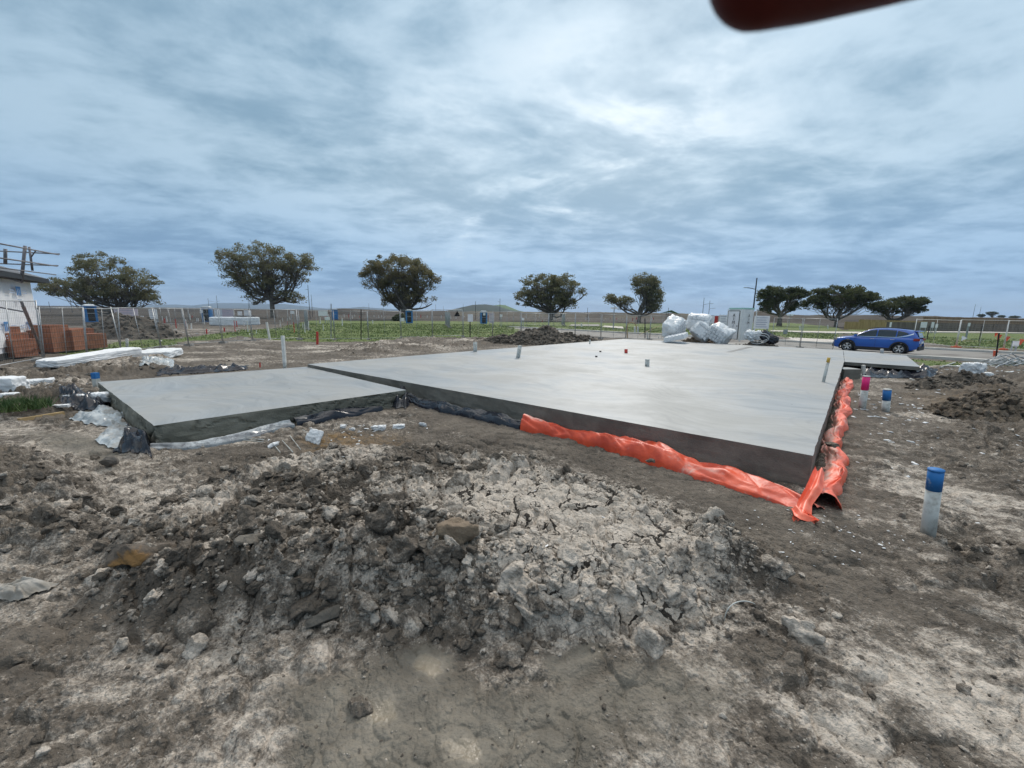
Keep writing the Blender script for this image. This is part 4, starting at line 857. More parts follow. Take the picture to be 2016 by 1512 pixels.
def tree(base, lobes, Yd, label, leaf, seed, trunk_w=9, stems=5, n_leaf=9000, fork=.22, droop=.5, group='old gum trees along the horizon'):
    r = np.random.RandomState(seed); k = pxm(Yd)
    B = at_y(base[0], base[1], Yd); B[2] = min(B[2], .6); o = empty('gum_tree', B, label, 'tree', group=group)
    L = []
    for cx, cy, rx, ry in lobes:
        c = at_y(cx, cy, Yd)-B; L.append((c, rx*k, max(rx*k*.85, ry*k), ry*k))
    wts = np.array([l[1]*l[3] for l in L]); wts /= wts.sum()
    # clumps: biased to the shell and upper side of each lobe
    n_leaf = int(n_leaf*1.95); nc = int(150+22*len(L)); cl = []
    for i in range(nc):
        q = r.choice(len(L), p=wts); c, a, b, d = L[q]; v = r.normal(size=3); v /= np.linalg.norm(v)
        if v[2] < -.25 and r.rand() < .35: v[2] *= -.6
        cl.append((q, c+v*np.array([a, b, d])*r.uniform(.55, 1.0)))
    # limbs
    top = max(l[0][2]+l[3] for l in L); tr = trunk_w*k*.33; fk = np.array([0, 0, top*fork])
    tb = MB(); lean = np.mean([l[0]*w for l, w in zip(L, wts)], 0)*len(L)
    fk[:2] = lean[:2]*.12
    tb.tube([(0, 0, -.6), (0, 0, 0), tuple(fk*.5), tuple(fk)], [tr*1.35, tr*1.15, tr*.95, tr*.85], 8)
    def limb(a, b, ra, rb, sag):
        a, b = np.array(a), np.array(b); n = 6; pts = []; d = b-a; w = r.normal(size=3)*np.linalg.norm(d)*.07
        for i in range(n):
            q = i/(n-1); p = a+d*q; p = p+np.array([0, 0, sag*np.linalg.norm(d)*math.sin(q*math.pi)])*-1+w*math.sin(q*math.pi*1.6); pts.append(p)
        tb.tube([tuple(p) for p in pts], list(np.linspace(ra, rb, n)), 5, False); return pts
    hubs = []
    for q, (c, a, b, d) in enumerate(L):
        m = max(1, int(round(stems*wts[q]*2.2)))
        for j in range(m):
            tgt = c+np.array([r.uniform(-.55, .55)*a, r.uniform(-.5, .5)*b, -d*r.uniform(.1, .5)]); s0 = fk*r.uniform(.55, 1.0)
            pts = limb(s0, tgt, tr*.60, tr*.24, .10); hubs.append((q, pts))
    for q, p in cl:
        h = [x for x in hubs if x[0] == q] or hubs; pts = h[r.randint(len(h))][1]; st = pts[r.randint(2, 6)]
        limb(st, p, tr*.16, tr*.05, .06)
    tb.build('trunk', M['bark'], o, True)
    # leaf clumps of drooping sprays
    P = np.array([c[1] for c in cl]); ci = r.randint(0, len(P), n_leaf); rad = r.uniform(.5, 1.1, len(P))*(top/14)**.7*1.15
    v = r.normal(size=(n_leaf, 3)); v /= np.linalg.norm(v, axis=1)[:, None]; v *= (r.uniform(0, 1, n_leaf)**.45)[:, None]
    pos = P[ci]+v*rad[ci][:, None]*np.array([1.25, 1.25, .72]); pos[:, 2] -= droop*.25*np.hypot(v[:, 0], v[:, 1])**2*rad[ci]
    sz = r.uniform(.11, .26, n_leaf)*(Yd/100)**.4
    d1 = r.normal(size=(n_leaf, 3)); d1[:, 2] = d1[:, 2]*.6-droop; d1 /= np.linalg.norm(d1, axis=1)[:, None]; d2 = np.cross(d1, r.normal(size=(n_leaf, 3))); d2 /= np.linalg.norm(d2, axis=1)[:, None]
    a_, b_ = d1*sz[:, None]*1.25, d2*sz[:, None]*.5
    V = np.stack([pos-a_, pos+b_, pos+a_, pos-b_], 1).reshape(-1, 3)
    np_mesh('crown', V, np.arange(4*n_leaf).reshape(-1, 4), leaf, o, smooth=False)
    return o
tree((238, 618), [(205, 532, 62, 30), (262, 560, 44, 34), (135, 566, 44, 22), (185, 572, 48, 24), (292, 588, 20, 16), (110, 575, 20, 14), (225, 586, 62, 17)], 100, 'wide low gum tree behind the brick stacks with trunk leaning left', M['leafA'], 401, 12, 9, 11000, .10)
tree((538, 622), [(515, 502, 52, 24), (458, 512, 30, 24), (586, 524, 36, 30), (466, 548, 28, 24), (505, 588, 15, 18), (580, 590, 16, 15), (535, 535, 50, 28), (520, 560, 42, 20), (555, 585, 24, 14)], 100, 'tallest open crowned gum tree with forked pale trunk left of the street lamps', M['leafA'], 411, 13, 8, 9500, .30)
tree((800, 628), [(785, 525, 58, 23), (742, 545, 32, 24), (832, 550, 30, 30), (785, 562, 44, 28), (846, 590, 15, 14), (768, 592, 14, 12), (800, 582, 38, 20)], 102, 'dense dome shaped gum tree behind the blue toilet', M['leafB'], 421, 12, 9, 11500, .18)
tree((1085, 632), [(1068, 562, 46, 23), (1112, 566, 30, 26), (1034, 586, 20, 22), (1118, 596, 20, 14), (1146, 576, 7, 6), (1080, 580, 36, 20), (1075, 596, 40, 13)], 108, 'round gum tree above the long soil heap right of the green hill', M['leafA'], 431, 11, 8, 8500, .2)
tree((1258, 632), [(1270, 560, 28, 22), (1286, 582, 17, 22), (1226, 593, 22, 10), (1203, 588, 10, 8), (1285, 604, 16, 9)], 110, 'lopsided gum tree with one low branch to the left, by the white bags', M['leafA'], 441, 10, 6, 5500, .15)
tree((1535, 632), [(1518, 582, 26, 19), (1562, 580, 20, 14), (1508, 600, 14, 14), (1560, 604, 12, 10), (1582, 578, 8, 8)], 92, 'small dark tree with thick trunk right of the toilet cabinet', M['leafC'], 451, 12, 4, 6000, .3, group='dark trees by the road')
tree((1645, 642), [(1655, 579, 54, 16), (1606, 596, 25, 14), (1690, 590, 34, 15), (1650, 592, 40, 12), (1715, 582, 12, 9)], 92, 'flat topped spreading dark tree above the blue car', M['leafC'], 461, 9, 5, 8500, .2, group='dark trees by the road')
tree((1757, 634), [(1788, 595, 32, 12), (1745, 605, 30, 13), (1800, 608, 20, 9), (1722, 606, 12, 9)], 96, 'low windswept dark tree at the right end of the tree row', M['leafC'], 471, 8, 5, 5500, .2, group='dark trees by the road')
for bx, by, lb, Yd, lab in ((1955, 628, [(1953, 617, 9, 4)], 420, 'tiny far tree with mushroom crown on the right skyline'), (1932, 627, [(1932, 621, 6, 3)], 430, 'tiny far bush left of the mushroom crowned tree'), (1972, 628, [(1972, 623, 6, 2.5)], 430, 'tiny far bush right of the mushroom crowned tree'), (1997, 628, [(1997, 624, 9, 2.5)], 430, 'tiny far bush at the right end of the skyline')):
    tree((bx, by), lb, Yd, lab, M['leafC'], int(bx), 2, 3, 700, .4, group='far skyline trees')
tree((792, 632), [(788, 624, 10, 7), (780, 628, 8, 5)], 85, 'dark green shrub left of the blue toilet under the dense tree', M['leafC'], 481, 3, 3, 1500, .3, group='shrubs')

# ------------------------------------------------------------------ far land
def ridge(name, px, Yd, depth, mat, seed, rough=.25, n=160, base=-1.0):
    """a long bank: crest heights follow the photo's skyline, real depth, slopes both ways"""
    C = np.array([at_y(a, b, Yd) for a, b in px]); s = np.linspace(0, 1, n); x = np.interp(s, np.linspace(0, 1, len(C)), C[:, 0]); z = np.interp(s, np.linspace(0, 1, len(C)), C[:, 2])
    m = 17; q = np.linspace(-1, 1, m)[None]
    X = x[:, None]+0*q; Yv = Yd+q*depth+0*X
    Zv = (z[:, None]-base)*(1-np.abs(q)**1.3)*(1+rough*fbm(X/depth*1.6, Yv/depth*1.6, 4, seed))+base
    o = np_mesh(name, np.stack([X, Yv, Zv], -1).reshape(-1, 3), grid_faces(n, m), mat); o['kind'] = 'structure'; return o
M['bank'] = pbr('dark_bank_soil', (.038, .031, .026), (.08, .064, .05), .06, .95, mixlo=.35, mixhi=.65, aniso=(1, 1, 3))
M['bank2'] = pbr('brown_bank_soil', (.055, .045, .034), (.10, .085, .06), .06, .95, mixlo=.35, mixhi=.65)
M['hillg'] = pbr('green_hill', (.035, .075, .02), (.075, .13, .03), .004, .95, mixlo=.35, mixhi=.65)
M['hilld'] = pbr('wooded_hill', (.008, .018, .010), (.015, .03, .014), .02, .95)
M['mount'] = pbr('far_mountain', (.02, .03, .022), (.03, .045, .03), .002, .95)
ridge('hills', [(60, 605), (150, 605.5), (300, 607), (400, 608), (560, 609.5), (640, 610.5), (660, 608), (700, 608), (760, 611.5), (900, 613)], 190, 14, M['bank'], 501, .10)
ridge('hills', [(860, 612), (1000, 613.5), (1140, 614), (1200, 614.5), (1300, 616.5), (1380, 618)], 230, 16, M['bank2'], 511, .12)
ridge('hills', [(1440, 619), (1478, 615), (1490, 612.5), (1510, 613.5), (1530, 618), (1640, 621), (1700, 619.5), (1800, 621.5), (1900, 624), (2100, 628)], 170, 12, M['bank'], 521, .10)
ridge('hills', [(880, 612), (905, 606), (930, 600.5), (955, 599), (980, 602), (1000, 609), (1030, 614)], 1500, 200, M['hilld'], 531, .04, base=-1.5)
ridge('hills', [(880, 613.5), (940, 603.5), (985, 600), (995, 600.5), (1020, 611), (1035, 614.5)], 1650, 260, M['hillg'], 541, .02, base=-1.5)
ridge('hills', [(385, 606), (415, 600), (430, 596.5), (470, 596.5), (520, 598), (560, 598.5), (590, 602), (640, 607.5), (690, 606), (715, 604), (740, 606.5), (780, 609)], 7500, 900, M['mount'], 551, .03, base=-1.5)
ridge('hills', [(150, 603), (230, 602), (300, 600.5), (350, 599.5), (380, 602), (430, 606)], 7000, 900, M['mount'], 561, .03, base=-1.5)

# ------------------------------------------------------------------ portable toilets and site boards
M['pblue'] = pbr('blue_plastic', (.02, .16, .42), (.03, .20, .48), 3, .45)
M['pgrey'] = pbr('pale_plastic', (.50, .53, .55), rough=.5)
M['sign'] = pbr('white_board', (.82, .83, .84), (.74, .74, .76), 2, .6)
M['pinkb'] = pbr('pinkish_board', (.60, .48, .53), (.62, .55, .60), .8, .6)
M['ink'] = pbr('faded_ink', (.30, .33, .42), rough=.7)
def place(px, py, Yd): p = at_y(px, py, Yd); return p
def face_cam(p): return math.atan2(-p[0], p[1])         # turn local -y towards the camera
def toilet(px, py, label, rz=0, dark_door=True, doc=False, dome=False, z=None):
    Yd = (H-0)*FPX/max(6, py-(609+(px-600)*.0148)); p = place(px, py, Yd); o = empty('portable_toilet', (p[0], p[1], p[2]), label, 'toilet', face_cam(p)+rz, 'blue portable toilets')
    b = MB(); w, h = 1.12, 2.1
    for sx in (-1, 1):
        b.box((sx*w/2, 0, h/2), (.06, w, h))
        for q in (-.35, 0, .35): b.box((sx*(w/2+.035), q, h/2), (.02, .14, h*.8))
    b.box((0, w/2-.03, h/2), (w-.06, .06, h)); b.box((0, 0, .06), (w-.06, w-.12, .12)); b.box((-w/2+.12, -w/2+.03, h/2), (.16, .055, h)); b.box((w/2-.12, -w/2+.03, h/2), (.16, .055, h)); b.box((0, -w/2+.03, h-.08), (w-.4, .055, .16))
    b.build('body', M['pblue'], o)
    d = MB(); d.box((0, -w/2+.05, h*.32), (w-.42, .04, h*.46)); d.box((0, -w/2+.05, h*.72), (w-.42, .04, h*.30)); d.build('door', M['dark'] if dark_door else M['pblue'], o)
    d = MB(); d.box((0, -w/2+.02, h*.555), (w-.40, .03, .05)); d.build('door_rail', M['pgrey'], o)
    r = MB(); r.box((0, 0, h+.05), (w+.08, w+.08, .10)); r.box((0, 0, h+.17), (w*.9, w*.9, .16), taper=.72); r.build('roof', M['foam'] if dome else M['pgrey'], o)
    if doc: q = MB(); q.box((.03, -w/2-.002, h*.80), (.42, .012, .42)); q.build('notice', M['sign'], o)
    return o
toilet(180, 634, 'blue toilet with white domed roof behind the dark heap at left', dome=True, rz=.2)
toilet(410, 633, 'blue toilet with dark door beside pink and white site board', rz=-.35)
toilet(660, 629, 'small plain blue toilet left of the dense tree', dark_door=False)
toilet(806, 636, 'blue toilet with two dark door panels directly under the dense tree')
toilet(952, 637, 'blue toilet with a white notice on its dark door', doc=True, rz=.15)
def board(px0, py0, px1, py1, Yd, label, mat='sign', mat2=None, legs=True, lines=4, cat='sign', name='site_board', group=None):
    a = at_y(px0, py1, Yd); b = at_y(px1, py0, Yd); w, h = abs(b[0]-a[0]), abs(b[2]-a[2]); g = gz(*a[:2]) if Yd < 90 else 0
    c = (a+b)/2; o = empty(name, (c[0], c[1], g), label, cat, 0, group); z0 = a[2]-g
    MB().box((0, 0, z0+h/2), (w, .04, h)).build('panel', M[mat], o)
    if mat2: MB().box((w*.2, -.024, z0+h/2), (w*.58, .008, h*.98)).build('coloured_panel', M[mat2], o)
    if lines:
        L = MB()
        for i in range(lines): L.box((-.04*w, -.034, z0+h*(.85-.7*i/max(1, lines-1))), (w*(.8-.15*(i % 2)), .004, h*.035))
        L.build('lettering', M['ink'], o)
    if legs:
        for s in (-1, 1): MB().box((s*(w/2-.06), .06, (z0+h)/2), (.07, .07, z0+h)).build('leg', M['galv'], o)
    return o
board(227, 607.5, 270, 630, 38, 'pale pink site board on the left fence above the dark heap', 'pinkb')
board(295, 609, 308, 627.5, 34, 'upright white document board on the left fence')
board(271, 622, 282, 629, 42, 'pair of small white notices low on the left fence', lines=0)
board(423, 608.5, 459, 624, 62, 'half white half pink site board beside the blue toilet', 'sign', 'pinkb')
board(394, 610, 399, 616, 60, 'tiny white notice left of the blue toilet with dark door', lines=0)
board(468, 613, 476, 621, 64, 'small greenish white board above the wrapped pallet', lines=0)
board(481, 611, 494, 622, 64, 'small pale board right above the wrapped pallet', lines=2)
board(572, 612, 579, 618, 60, 'tiny white notice on the distant wire row', lines=0)
board(627, 611, 644.5, 622, 66, 'blank white board left of the small plain toilet', lines=0)
board(639.5, 624, 649, 630, 64, 'two page notice below the blank white board', lines=0)
board(787, 626, 796, 632.5, 66, 'small two page notice left of the toilet under the dense tree', lines=0)
board(921, 618.5, 931, 633.5, 30.3, 'two page white notice fixed to the back fence', lines=0, legs=False)
board(963, 616.5, 973, 636, 65, 'pale pink board standing right of the toilet with notice', 'pinkb', lines=3)
board(984, 619, 989, 624, 60, 'tiny white notice right of the pink board', lines=0)
board(1027, 626, 1032, 630.5, 55, 'tiny white triangle sign before the round tree', lines=0)
board(1401, 622, 1414, 637, 45, 'small white sign with red patch behind the white bags', 'sign', 'red', lines=0)
board(1415, 620, 1433, 640, 46, 'bluish white board left of the toilet cabinet', 'sign')
board(1483, 622, 1516, 647, 30, 'large white lined sign on the street fence right of the toilet cabinet', 'sign', lines=5)
board(1541.5, 648.5, 1551, 657.5, 50, 'small dark grey utility pit lid box on the verge', 'galv', lines=0, legs=False, cat='utility box', name='utility_box')
board(1751, 634.5, 1756, 644, 70, 'small white board seen above the car roof', lines=0)
board(1812, 634, 1826, 645, 60, 'white paper notices on the far fence above the car tail', lines=0)
board(1833, 634, 1840, 645, 60, 'tall white paper notice on the far fence', lines=0)
board(1841, 638, 1847, 645, 60, 'small white paper notice low on the far fence', lines=0)
board(1905.5, 635.5, 1911, 642.5, 45, 'white paper notice hanging on the pale fence panel', lines=0)
board(1993, 671.5, 2007, 681.5, 27, 'white and blue notice hanging low by the orange flags', lines=2)
q = at_y(1206, 640, 60); 
def tsign(px, y0, y1, arm, Yd, label):
    a, b = at_y(px, y0, Yd), at_y(px, y1, Yd); o = empty('street_sign', (a[0], a[1], a[2]), label, 'sign'); h = b[2]-a[2]
    MB().tube([(0, 0, -.1), (0, 0, h)], .05, 6).build('post', M['galv'], o); MB().box((0, 0, h-.1), (arm*pxm(Yd), .04, .22)).build('name_plate', M['sign'], o)
tsign(1207, 647, 605, 14, 45, 'street name post with horizontal plates left of the lopsided tree')
tsign(1553, 641, 619, 12, 70, 'small street name post before the dark tree with thick trunk')

# ------------------------------------------------------------------ street lamps
M['lamp'] = pbr('lamp_post_steel', (.05, .055, .07), rough=.6)
def street_lamp(px, y0, y1, Yd, arms, label, w=.07, lean=0):
    a, b = at_y(px, y0, Yd), at_y(px+lean, y1, Yd); a[2] = min(a[2], 0.2); o = empty('street_lamp', a, label, 'street lamp', group='street lamps on the horizon'); h = b[2]-a[2]
    MB().tube([(0, 0, 0), (0, 0, h)], [w*1.3, w*.8], 6).build('pole', M['lamp'], o)
    for dx, fy in arms:                         # arm reach in photo pixels, height fraction of the pole
        L = dx*pxm(Yd); z = h*fy; MB().tube([(0, 0, z), (L*.5, 0, z+.10*abs(L)), (L*.8, 0, z+.13*abs(L))], w*.55, 5).build('arm', M['lamp'], o)
        MB().box((L*.9, 0, z+.13*abs(L)), (abs(L)*.26, .22, .09)).build('lamp_head', M['galv'], o)
    return o
street_lamp(1480, 636, 547, 62, [(-22, .78), (13, .70)], 'tall double armed street lamp above the toilet cabinet', .10, 6)
for px, y0, y1, Yd, arms, lb in ((611, 632, 561, 90, [(-5, .87)], 'tall street lamp with short left arm right of the open crowned tree'), (616, 630, 580, 120, [], 'bare lamp pole close behind the tall short armed lamp'), (430, 620, 582, 160, [(-16, .65), (6, .7)], 'double armed street lamp above pink and white board'), (413, 620, 587, 170, [], 'thin lamp pole left of the double armed one'), (493, 620, 588, 170, [], 'thin lamp pole above the wrapped pallet'), (491, 620, 593, 180, [], 'short thin lamp pole beside the one above the pallet'), (727, 622, 597, 200, [], 'thin far lamp pole left of the dense tree'), (755, 622, 601, 200, [], 'short far lamp pole against the dense tree edge'), (858, 622, 599, 200, [], 'thin far lamp pole right of the dense tree'), (873, 622, 603, 200, [], 'short thin pole before the green hill'), (912, 622, 598, 190, [], 'thin lamp pole on the left flank of the green hill'), (936, 632, 593, 110, [], 'lamp pole in front of the dark part of the green hill'), (984, 632, 588, 110, [(-4, .85)], 'lamp pole at the bright end of the green hill'), (1156, 626, 606, 120, [], 'short pole right of the round tree'), (1382, 632, 586, 110, [(18, .72)], 'street lamp with right arm left of toilet cabinet'), (1394, 632, 592, 118, [(11, .62)], 'street lamp just left of the toilet cabinet'), (143, 618, 575, 130, [], 'dark pole under the wide low tree'), (100, 618, 594, 140, [], 'thin pole right of the wrapped house'), (1912, 640, 599, 170, [], 'thin tall far pole left of the skyline bushes'), (1924, 640, 604, 175, [], 'thin shorter far pole left of the skyline bushes'), (1315, 622, 606, 100, [], 'dark hooked mast beside the green shade sail')):
    street_lamp(px, y0, y1, Yd, arms, lb, .06)
q = at_y(1312, 617, 100); o = empty('shade_sail', (q[0], q[1], 0), 'small green shade sail on the skyline right of the lopsided tree', 'shade sail')
MB().raw([tuple(at_y(1298, 617, 100)-np.array([q[0], q[1], 0])), tuple(at_y(1322, 610.5, 98)-np.array([q[0], q[1], 0])), tuple(at_y(1340, 619, 101)-np.array([q[0], q[1], 0])), tuple(at_y(1318, 615, 104)-np.array([q[0], q[1], 0]))], [(0, 1, 3), (1, 2, 3)]).build('sail', pbr('green_fabric', (.08, .24, .20), rough=.7), o)
MB().tube([(0, 0, 0), (0, 0, q[2]+.3)], .06).build('mast', M['lamp'], o)

# ------------------------------------------------------------------ white toilet cabinet with lettering
def text(body, size, loc, rot, mat, parent, name='lettering', sx=1.0):
    c = bpy.data.curves.new(name, 'FONT'); c.body = body; c.size = size; c.align_x = 'CENTER'; c.align_y = 'CENTER'; c.extrude = .003; c.materials.append(mat)
    q = bpy.data.objects.new('tmp', c); col.objects.link(q); bpy.context.view_layer.update()
    me = bpy.data.meshes.new_from_object(q.evaluated_get(bpy.context.evaluated_depsgraph_get())); me.name = name; bpy.data.objects.remove(q); bpy.data.curves.remove(c)
    if not me.materials: me.materials.append(mat)
    o = bpy.data.objects.new(name, me); col.objects.link(o); o.parent = parent; o.location = loc; o.rotation_euler = rot; o.scale = (sx, 1, 1); return o
M['cab'] = pbr('grey_white_panel', (.78, .80, .79), (.68, .70, .69), 2.5, .55)
M['mint'] = pbr('mint_roof', (.38, .66, .58), (.32, .58, .50), 3, .5)
M['letter'] = pbr('black_letter', (.03, .03, .035), rough=.6)
def cabinet():
    Yd = 27.6; p = at_y(1455.5, 672.5, Yd); w, h = 1.12, 2.16
    aL, aR = at_y(1432.5, 668.5, Yd+.55), at_y(1481, 668, Yd+.2)
    rz = math.atan2(-p[0], p[1])+R_(-47)+R_(2)
    o = empty('toilet_cabinet', p, 'tall white toilet cabinet with mint roof edge and black upright letters', 'toilet', R_(0))
    # near corner at the origin; door face runs to the left (-x', +y'), side face to the right
    th = math.atan2(-p[0], p[1]); o.rotation_euler = (0, 0, th)
    dl = Vector((-.93, .86, 0)).normalized()*1.1; dr = Vector((.62, .95, 0)).normalized()*1.25
    def facebox(mb, d, a, b, z0, z1, out, t=.03):
        n = Vector((d.y, -d.x, 0)).normalized(); n = n if n.y < 0 else -n
        q = [d*a+n*out, d*b+n*out]; V = []
        for k in q: V += [k+Vector((0, 0, z0)), k+Vector((0, 0, z1))]
        V2 = [v-n*t for v in V]; mb.raw(V+V2, [(0, 2, 3, 1), (4, 5, 7, 6), (0, 1, 5, 4), (2, 6, 7, 3), (1, 3, 7, 5), (0, 4, 6, 2)]); return n
    b = MB(); b.prism([(0, 0), (dr.x, dr.y), (dr.x+dl.x, dr.y+dl.y), (dl.x, dl.y)], .10, h); b.build('body', M['cab'], o)
    d = MB(); nl = facebox(d, dl, .20, 1.02, .16, h-.14, .030); dd = d.build('door', M['sign'], o)
    d = MB(); facebox(d, dl, .16, .20, .12, h-.10, .02); facebox(d, dl, 1.02, 1.05, .12, h-.10, .02); facebox(d, dl, .2, 1.02, h-.14, h-.10, .02); d.build('door_gap', M['dark'], o)
    d = MB(); facebox(d, dl, .24, .30, 1.0, 1.06, .06, .03); d.build('handle', M['dark'], dd)
    d = MB(); nr = facebox(d, dr, .0, .05, .0, h, .025); facebox(d, dl, .0, .06, .0, h, .025); d.build('corner_post', M['cab'], o)
    d = MB(); facebox(d, dr, 1.2, 1.25, .0, h, .025); d.build('corner_post', M['cab'], o); d = MB(); facebox(d, dl, 1.055, 1.1, 0, h, .025); d.build('corner_post', M['cab'], o)
    d = MB(); q = 1.04; c0 = (dr+dl)*.5
    d.prism([tuple((c0+(v-c0)*q)[:2]) for v in (Vector((0, 0, 0)), dr, dr+dl, dl)], h, h+.09); d.build('roof', M['mint'], o)
    def word(dv, f, n, z0, size, faint):
        ang = math.atan2(n.y, n.x)+math.pi/2
        for i, ch in enumerate('AIMI'):
            text(ch, size, dv*f+n*.05+Vector((0, 0, z0-i*.24)), (R_(90), 0, ang), M['letter'] if i < 3 else M['ink'], o, sx=1.0)
    word(dl, .56, nl, 1.74, .30, 0); word(dr, .56, nr, 1.72, .28, 0)
cabinet()

# ------------------------------------------------------------------ bags of foam pods, foam blocks and offcuts
M['bag'] = pbr('white_bag_film', (.80, .82, .83), (.68, .71, .73), 4, .35, .4, 18)
M['pod'] = pbr('foam_pod', (.78, .79, .80), (.70, .71, .73), 14, .8, .5, 30)
def rbox(d, seed, amp=.06, n=14, p=5.0, wr=1.0):
    V = []; F = []
    for ax in range(3):
        for sg in (-1, 1):
            a, b = np.meshgrid(np.linspace(-1, 1, n), np.linspace(-1, 1, n), indexing='ij'); q = np.zeros((n, n, 3)); q[..., ax] = sg; q[..., (ax+1) % 3] = a; q[..., (ax+2) % 3] = b*sg
            o = sum(len(v) for v in V); V.append(q.reshape(-1, 3)); F.append(grid_faces(n, n)+o)
    V = np.concatenate(V); F = np.concatenate(F); r = (np.abs(V)**p).sum(1)**(1/p); V = V/r[:, None]
    nrm = V/np.linalg.norm(V, axis=1)[:, None]
    w = np.abs(fbm(V[:, 0]*2.6+seed+V[:, 2]*1.7, V[:, 1]*2.6-V[:, 2]*2.1+V[:, 0], 4, seed)); w2 = fbm(V[:, 0]*1.2+seed, V[:, 1]*1.2+V[:, 2]*1.1, 2, seed+4)
    V = V*np.array(d)/2+nrm*(amp*(1.0-3.2*np.minimum(w, .4))*wr+amp*w2)[:, None]
    return V, F
def bag(px, py, Yd, d, rot, label, seed, pods=True):
    p = at_y(px, py, Yd); o = empty('foam_bag', p, label, 'foam bag', group='white bags of foam pods', rot=rot)
    V, F = rbox(d, seed, .09); np_mesh('plastic_wrap', V, F, M['bag'], o, smooth=False)
    if pods:                                      # ribbed pod faces press through one end of the bag
        m = MB(); nx = 5
        for i in range(nx):
            for j in range(4): m.box((d[0]/2*.0+(-d[0]/2+d[0]*(i+.5)/nx)*.84, -d[1]/2-.01, (-d[2]/2+d[2]*(j+.5)/4)*.84), (d[0]/nx*.68, .12, d[2]/4*.7))
        m.build('foam_pods', M['pod'], o)
    return o
YB = 27.0
bag(1326, 645, YB, (1.25, 1.0, 1.15), (R_(14), R_(-28), R_(35)), 'leftmost white bag of foam pods beside the dirt heap', 601)
bag(1375, 634, YB+.8, (1.45, 1.1, 1.05), (R_(5), R_(6), R_(-30)), 'topmost white bag of foam pods on the pile', 607)
bag(1382, 653, YB, (1.2, 1.0, .95), (R_(-10), R_(38), R_(-25)), 'middle white ribbed bag sliding down between the other foam bags', 613)
bag(1418, 657, YB-.8, (1.25, 1.05, 1.0), (R_(8), R_(28), R_(-48)), 'rightmost white bag of foam pods leaning towards the toilet cabinet', 619)
p = at_y(1331, 664, 25.6); o = empty('foam_pod', p, 'flat white foam waffle pod lying at the slab edge below the bags', 'foam pod', rot=(R_(6), R_(-14), R_(-36)))
MB().box((0, 0, 0), (1.2, 1.1, .26)).build('block', M['foam'], o); m = MB()
for i in range(6): m.box((-.5+i*.2, 0, .14), (.09, 1.0, .05))
m.build('ribs', M['pod'], o)
def foam_block(px, dims, rz, label, seed, yaw_px=None, bite=.05, rot=None, zo=0, z=None):
    g = ground_at(*px) if z is None else at(px[0], px[1], z)
    V, F = rbox(dims, seed, bite*.35, 16, 14); q = np.abs(fbm(V[:, 0]*2+seed, V[:, 1]*4+V[:, 2]*3, 3, seed))
    V = V-np.sign(V)*(bite*np.maximum(0, .30-q))[:, None]
    o = np_mesh('foam_block', V, F, M['foam'], smooth=False); o.location = (g[0], g[1], g[2]+dims[2]/2+zo); o.rotation_euler = rot or (0, 0, rz)
    return tag(o, label, 'foam', group='white foam offcuts')
a, b = at(92, 735)[:2], at(268, 708)[:2]; c_ = (a+b)/2; L_ = np.linalg.norm(b-a); V, F = rbox((L_, .55, .23), 631, .025, 22, 14)
V[:, 2] += .02*np.sin(V[:, 0]*1.3)-.03*np.abs(fbm(V[:, 0]*2, V[:, 1]*2, 3, 9)); o = np_mesh('foam_block', V, F, M['foam'], smooth=False); o.location = (c_[0], c_[1], gz(*c_)+.2); o.rotation_euler = (R_(4), R_(-1), math.atan2(b[1]-a[1], b[0]-a[0])); tag(o, 'long low white foam block lying along the leaning fence', 'foam', 'white foam offcuts')
a, b = at(258, 706)[:2], at(342, 703)[:2]; c_ = (a+b)/2; V, F = rbox((np.linalg.norm(b-a), 1.1, .30), 637, .03, 18, 10); o = np_mesh('foam_block', V, F, M['foam'], smooth=False); o.location = (c_[0], c_[1]+.3, gz(*c_)+.16); o.rotation_euler = (R_(5), R_(-3), .15); tag(o, 'shorter white foam block behind the long one, against bare soil', 'foam', 'white foam offcuts')
foam_block((10, 772), (.62, .45, .36), .3, 'chunky white foam piece at the left edge beside green weeds', 641)
foam_block((35, 766), (.40, .3, .22), .9, 'small white foam lump right of the chunky piece at left edge', 643)
foam_block((65, 756), (.62, .35, .12), .1, 'flat broken white foam slab below the leaning fence', 647)
foam_block((88, 755), (.35, .3, .12), .8, 'small flat white foam fragment below the long foam block', 653)
foam_block((20, 788), (.3, .22, .12), .5, 'white foam scrap half hidden by weeds at left edge', 659)
foam_block((621, 872), (.23, .035, .20), .2, 'torn white foam sheet standing in dry clay with a rod through it', 661, rot=(R_(-28), R_(14), R_(-8)), zo=.02)
foam_block((538, 878), (.16, .10, .03), .5, 'thin white foam flake lying by the rods', 663, rot=(R_(10), R_(-20), .5), zo=.02)
foam_block((746, 847), (.24, .12, .09), .05, 'white foam piece with two notches on dry clay', 667)
foam_block((786, 842), (.20, .11, .06), .2, 'flatter white foam piece right of the notched one', 669)
foam_block((694, 848), (.07, .05, .04), .6, 'small white foam crumb left of the notched piece', 671)
foam_block((675, 843), (.08, .06, .04), .2, 'smallest white foam crumb near the black plastic flap', 673)
foam_block((832, 838), (.16, .03, .05), -.6, 'narrow white foam sliver standing at the mound', 675)
foam_block((1413, 1024), (.09, .04, .035), .7, 'white foam chip on soil left of the orange plastic corner', 677, bite=.02)
foam_block((120, 803), (.26, .1, .04), .3, 'thin white strip on mud left of the black plastic roll', 679)
foam_block((145, 787), (.30, .2, .10), .2, 'torn white plastic foam scrap behind the black plastic roll', 681)
foam_block((203, 795), (.30, .22, .20), .2, 'crumbling white block by the blue box at the slab corner', 683, zo=.05)
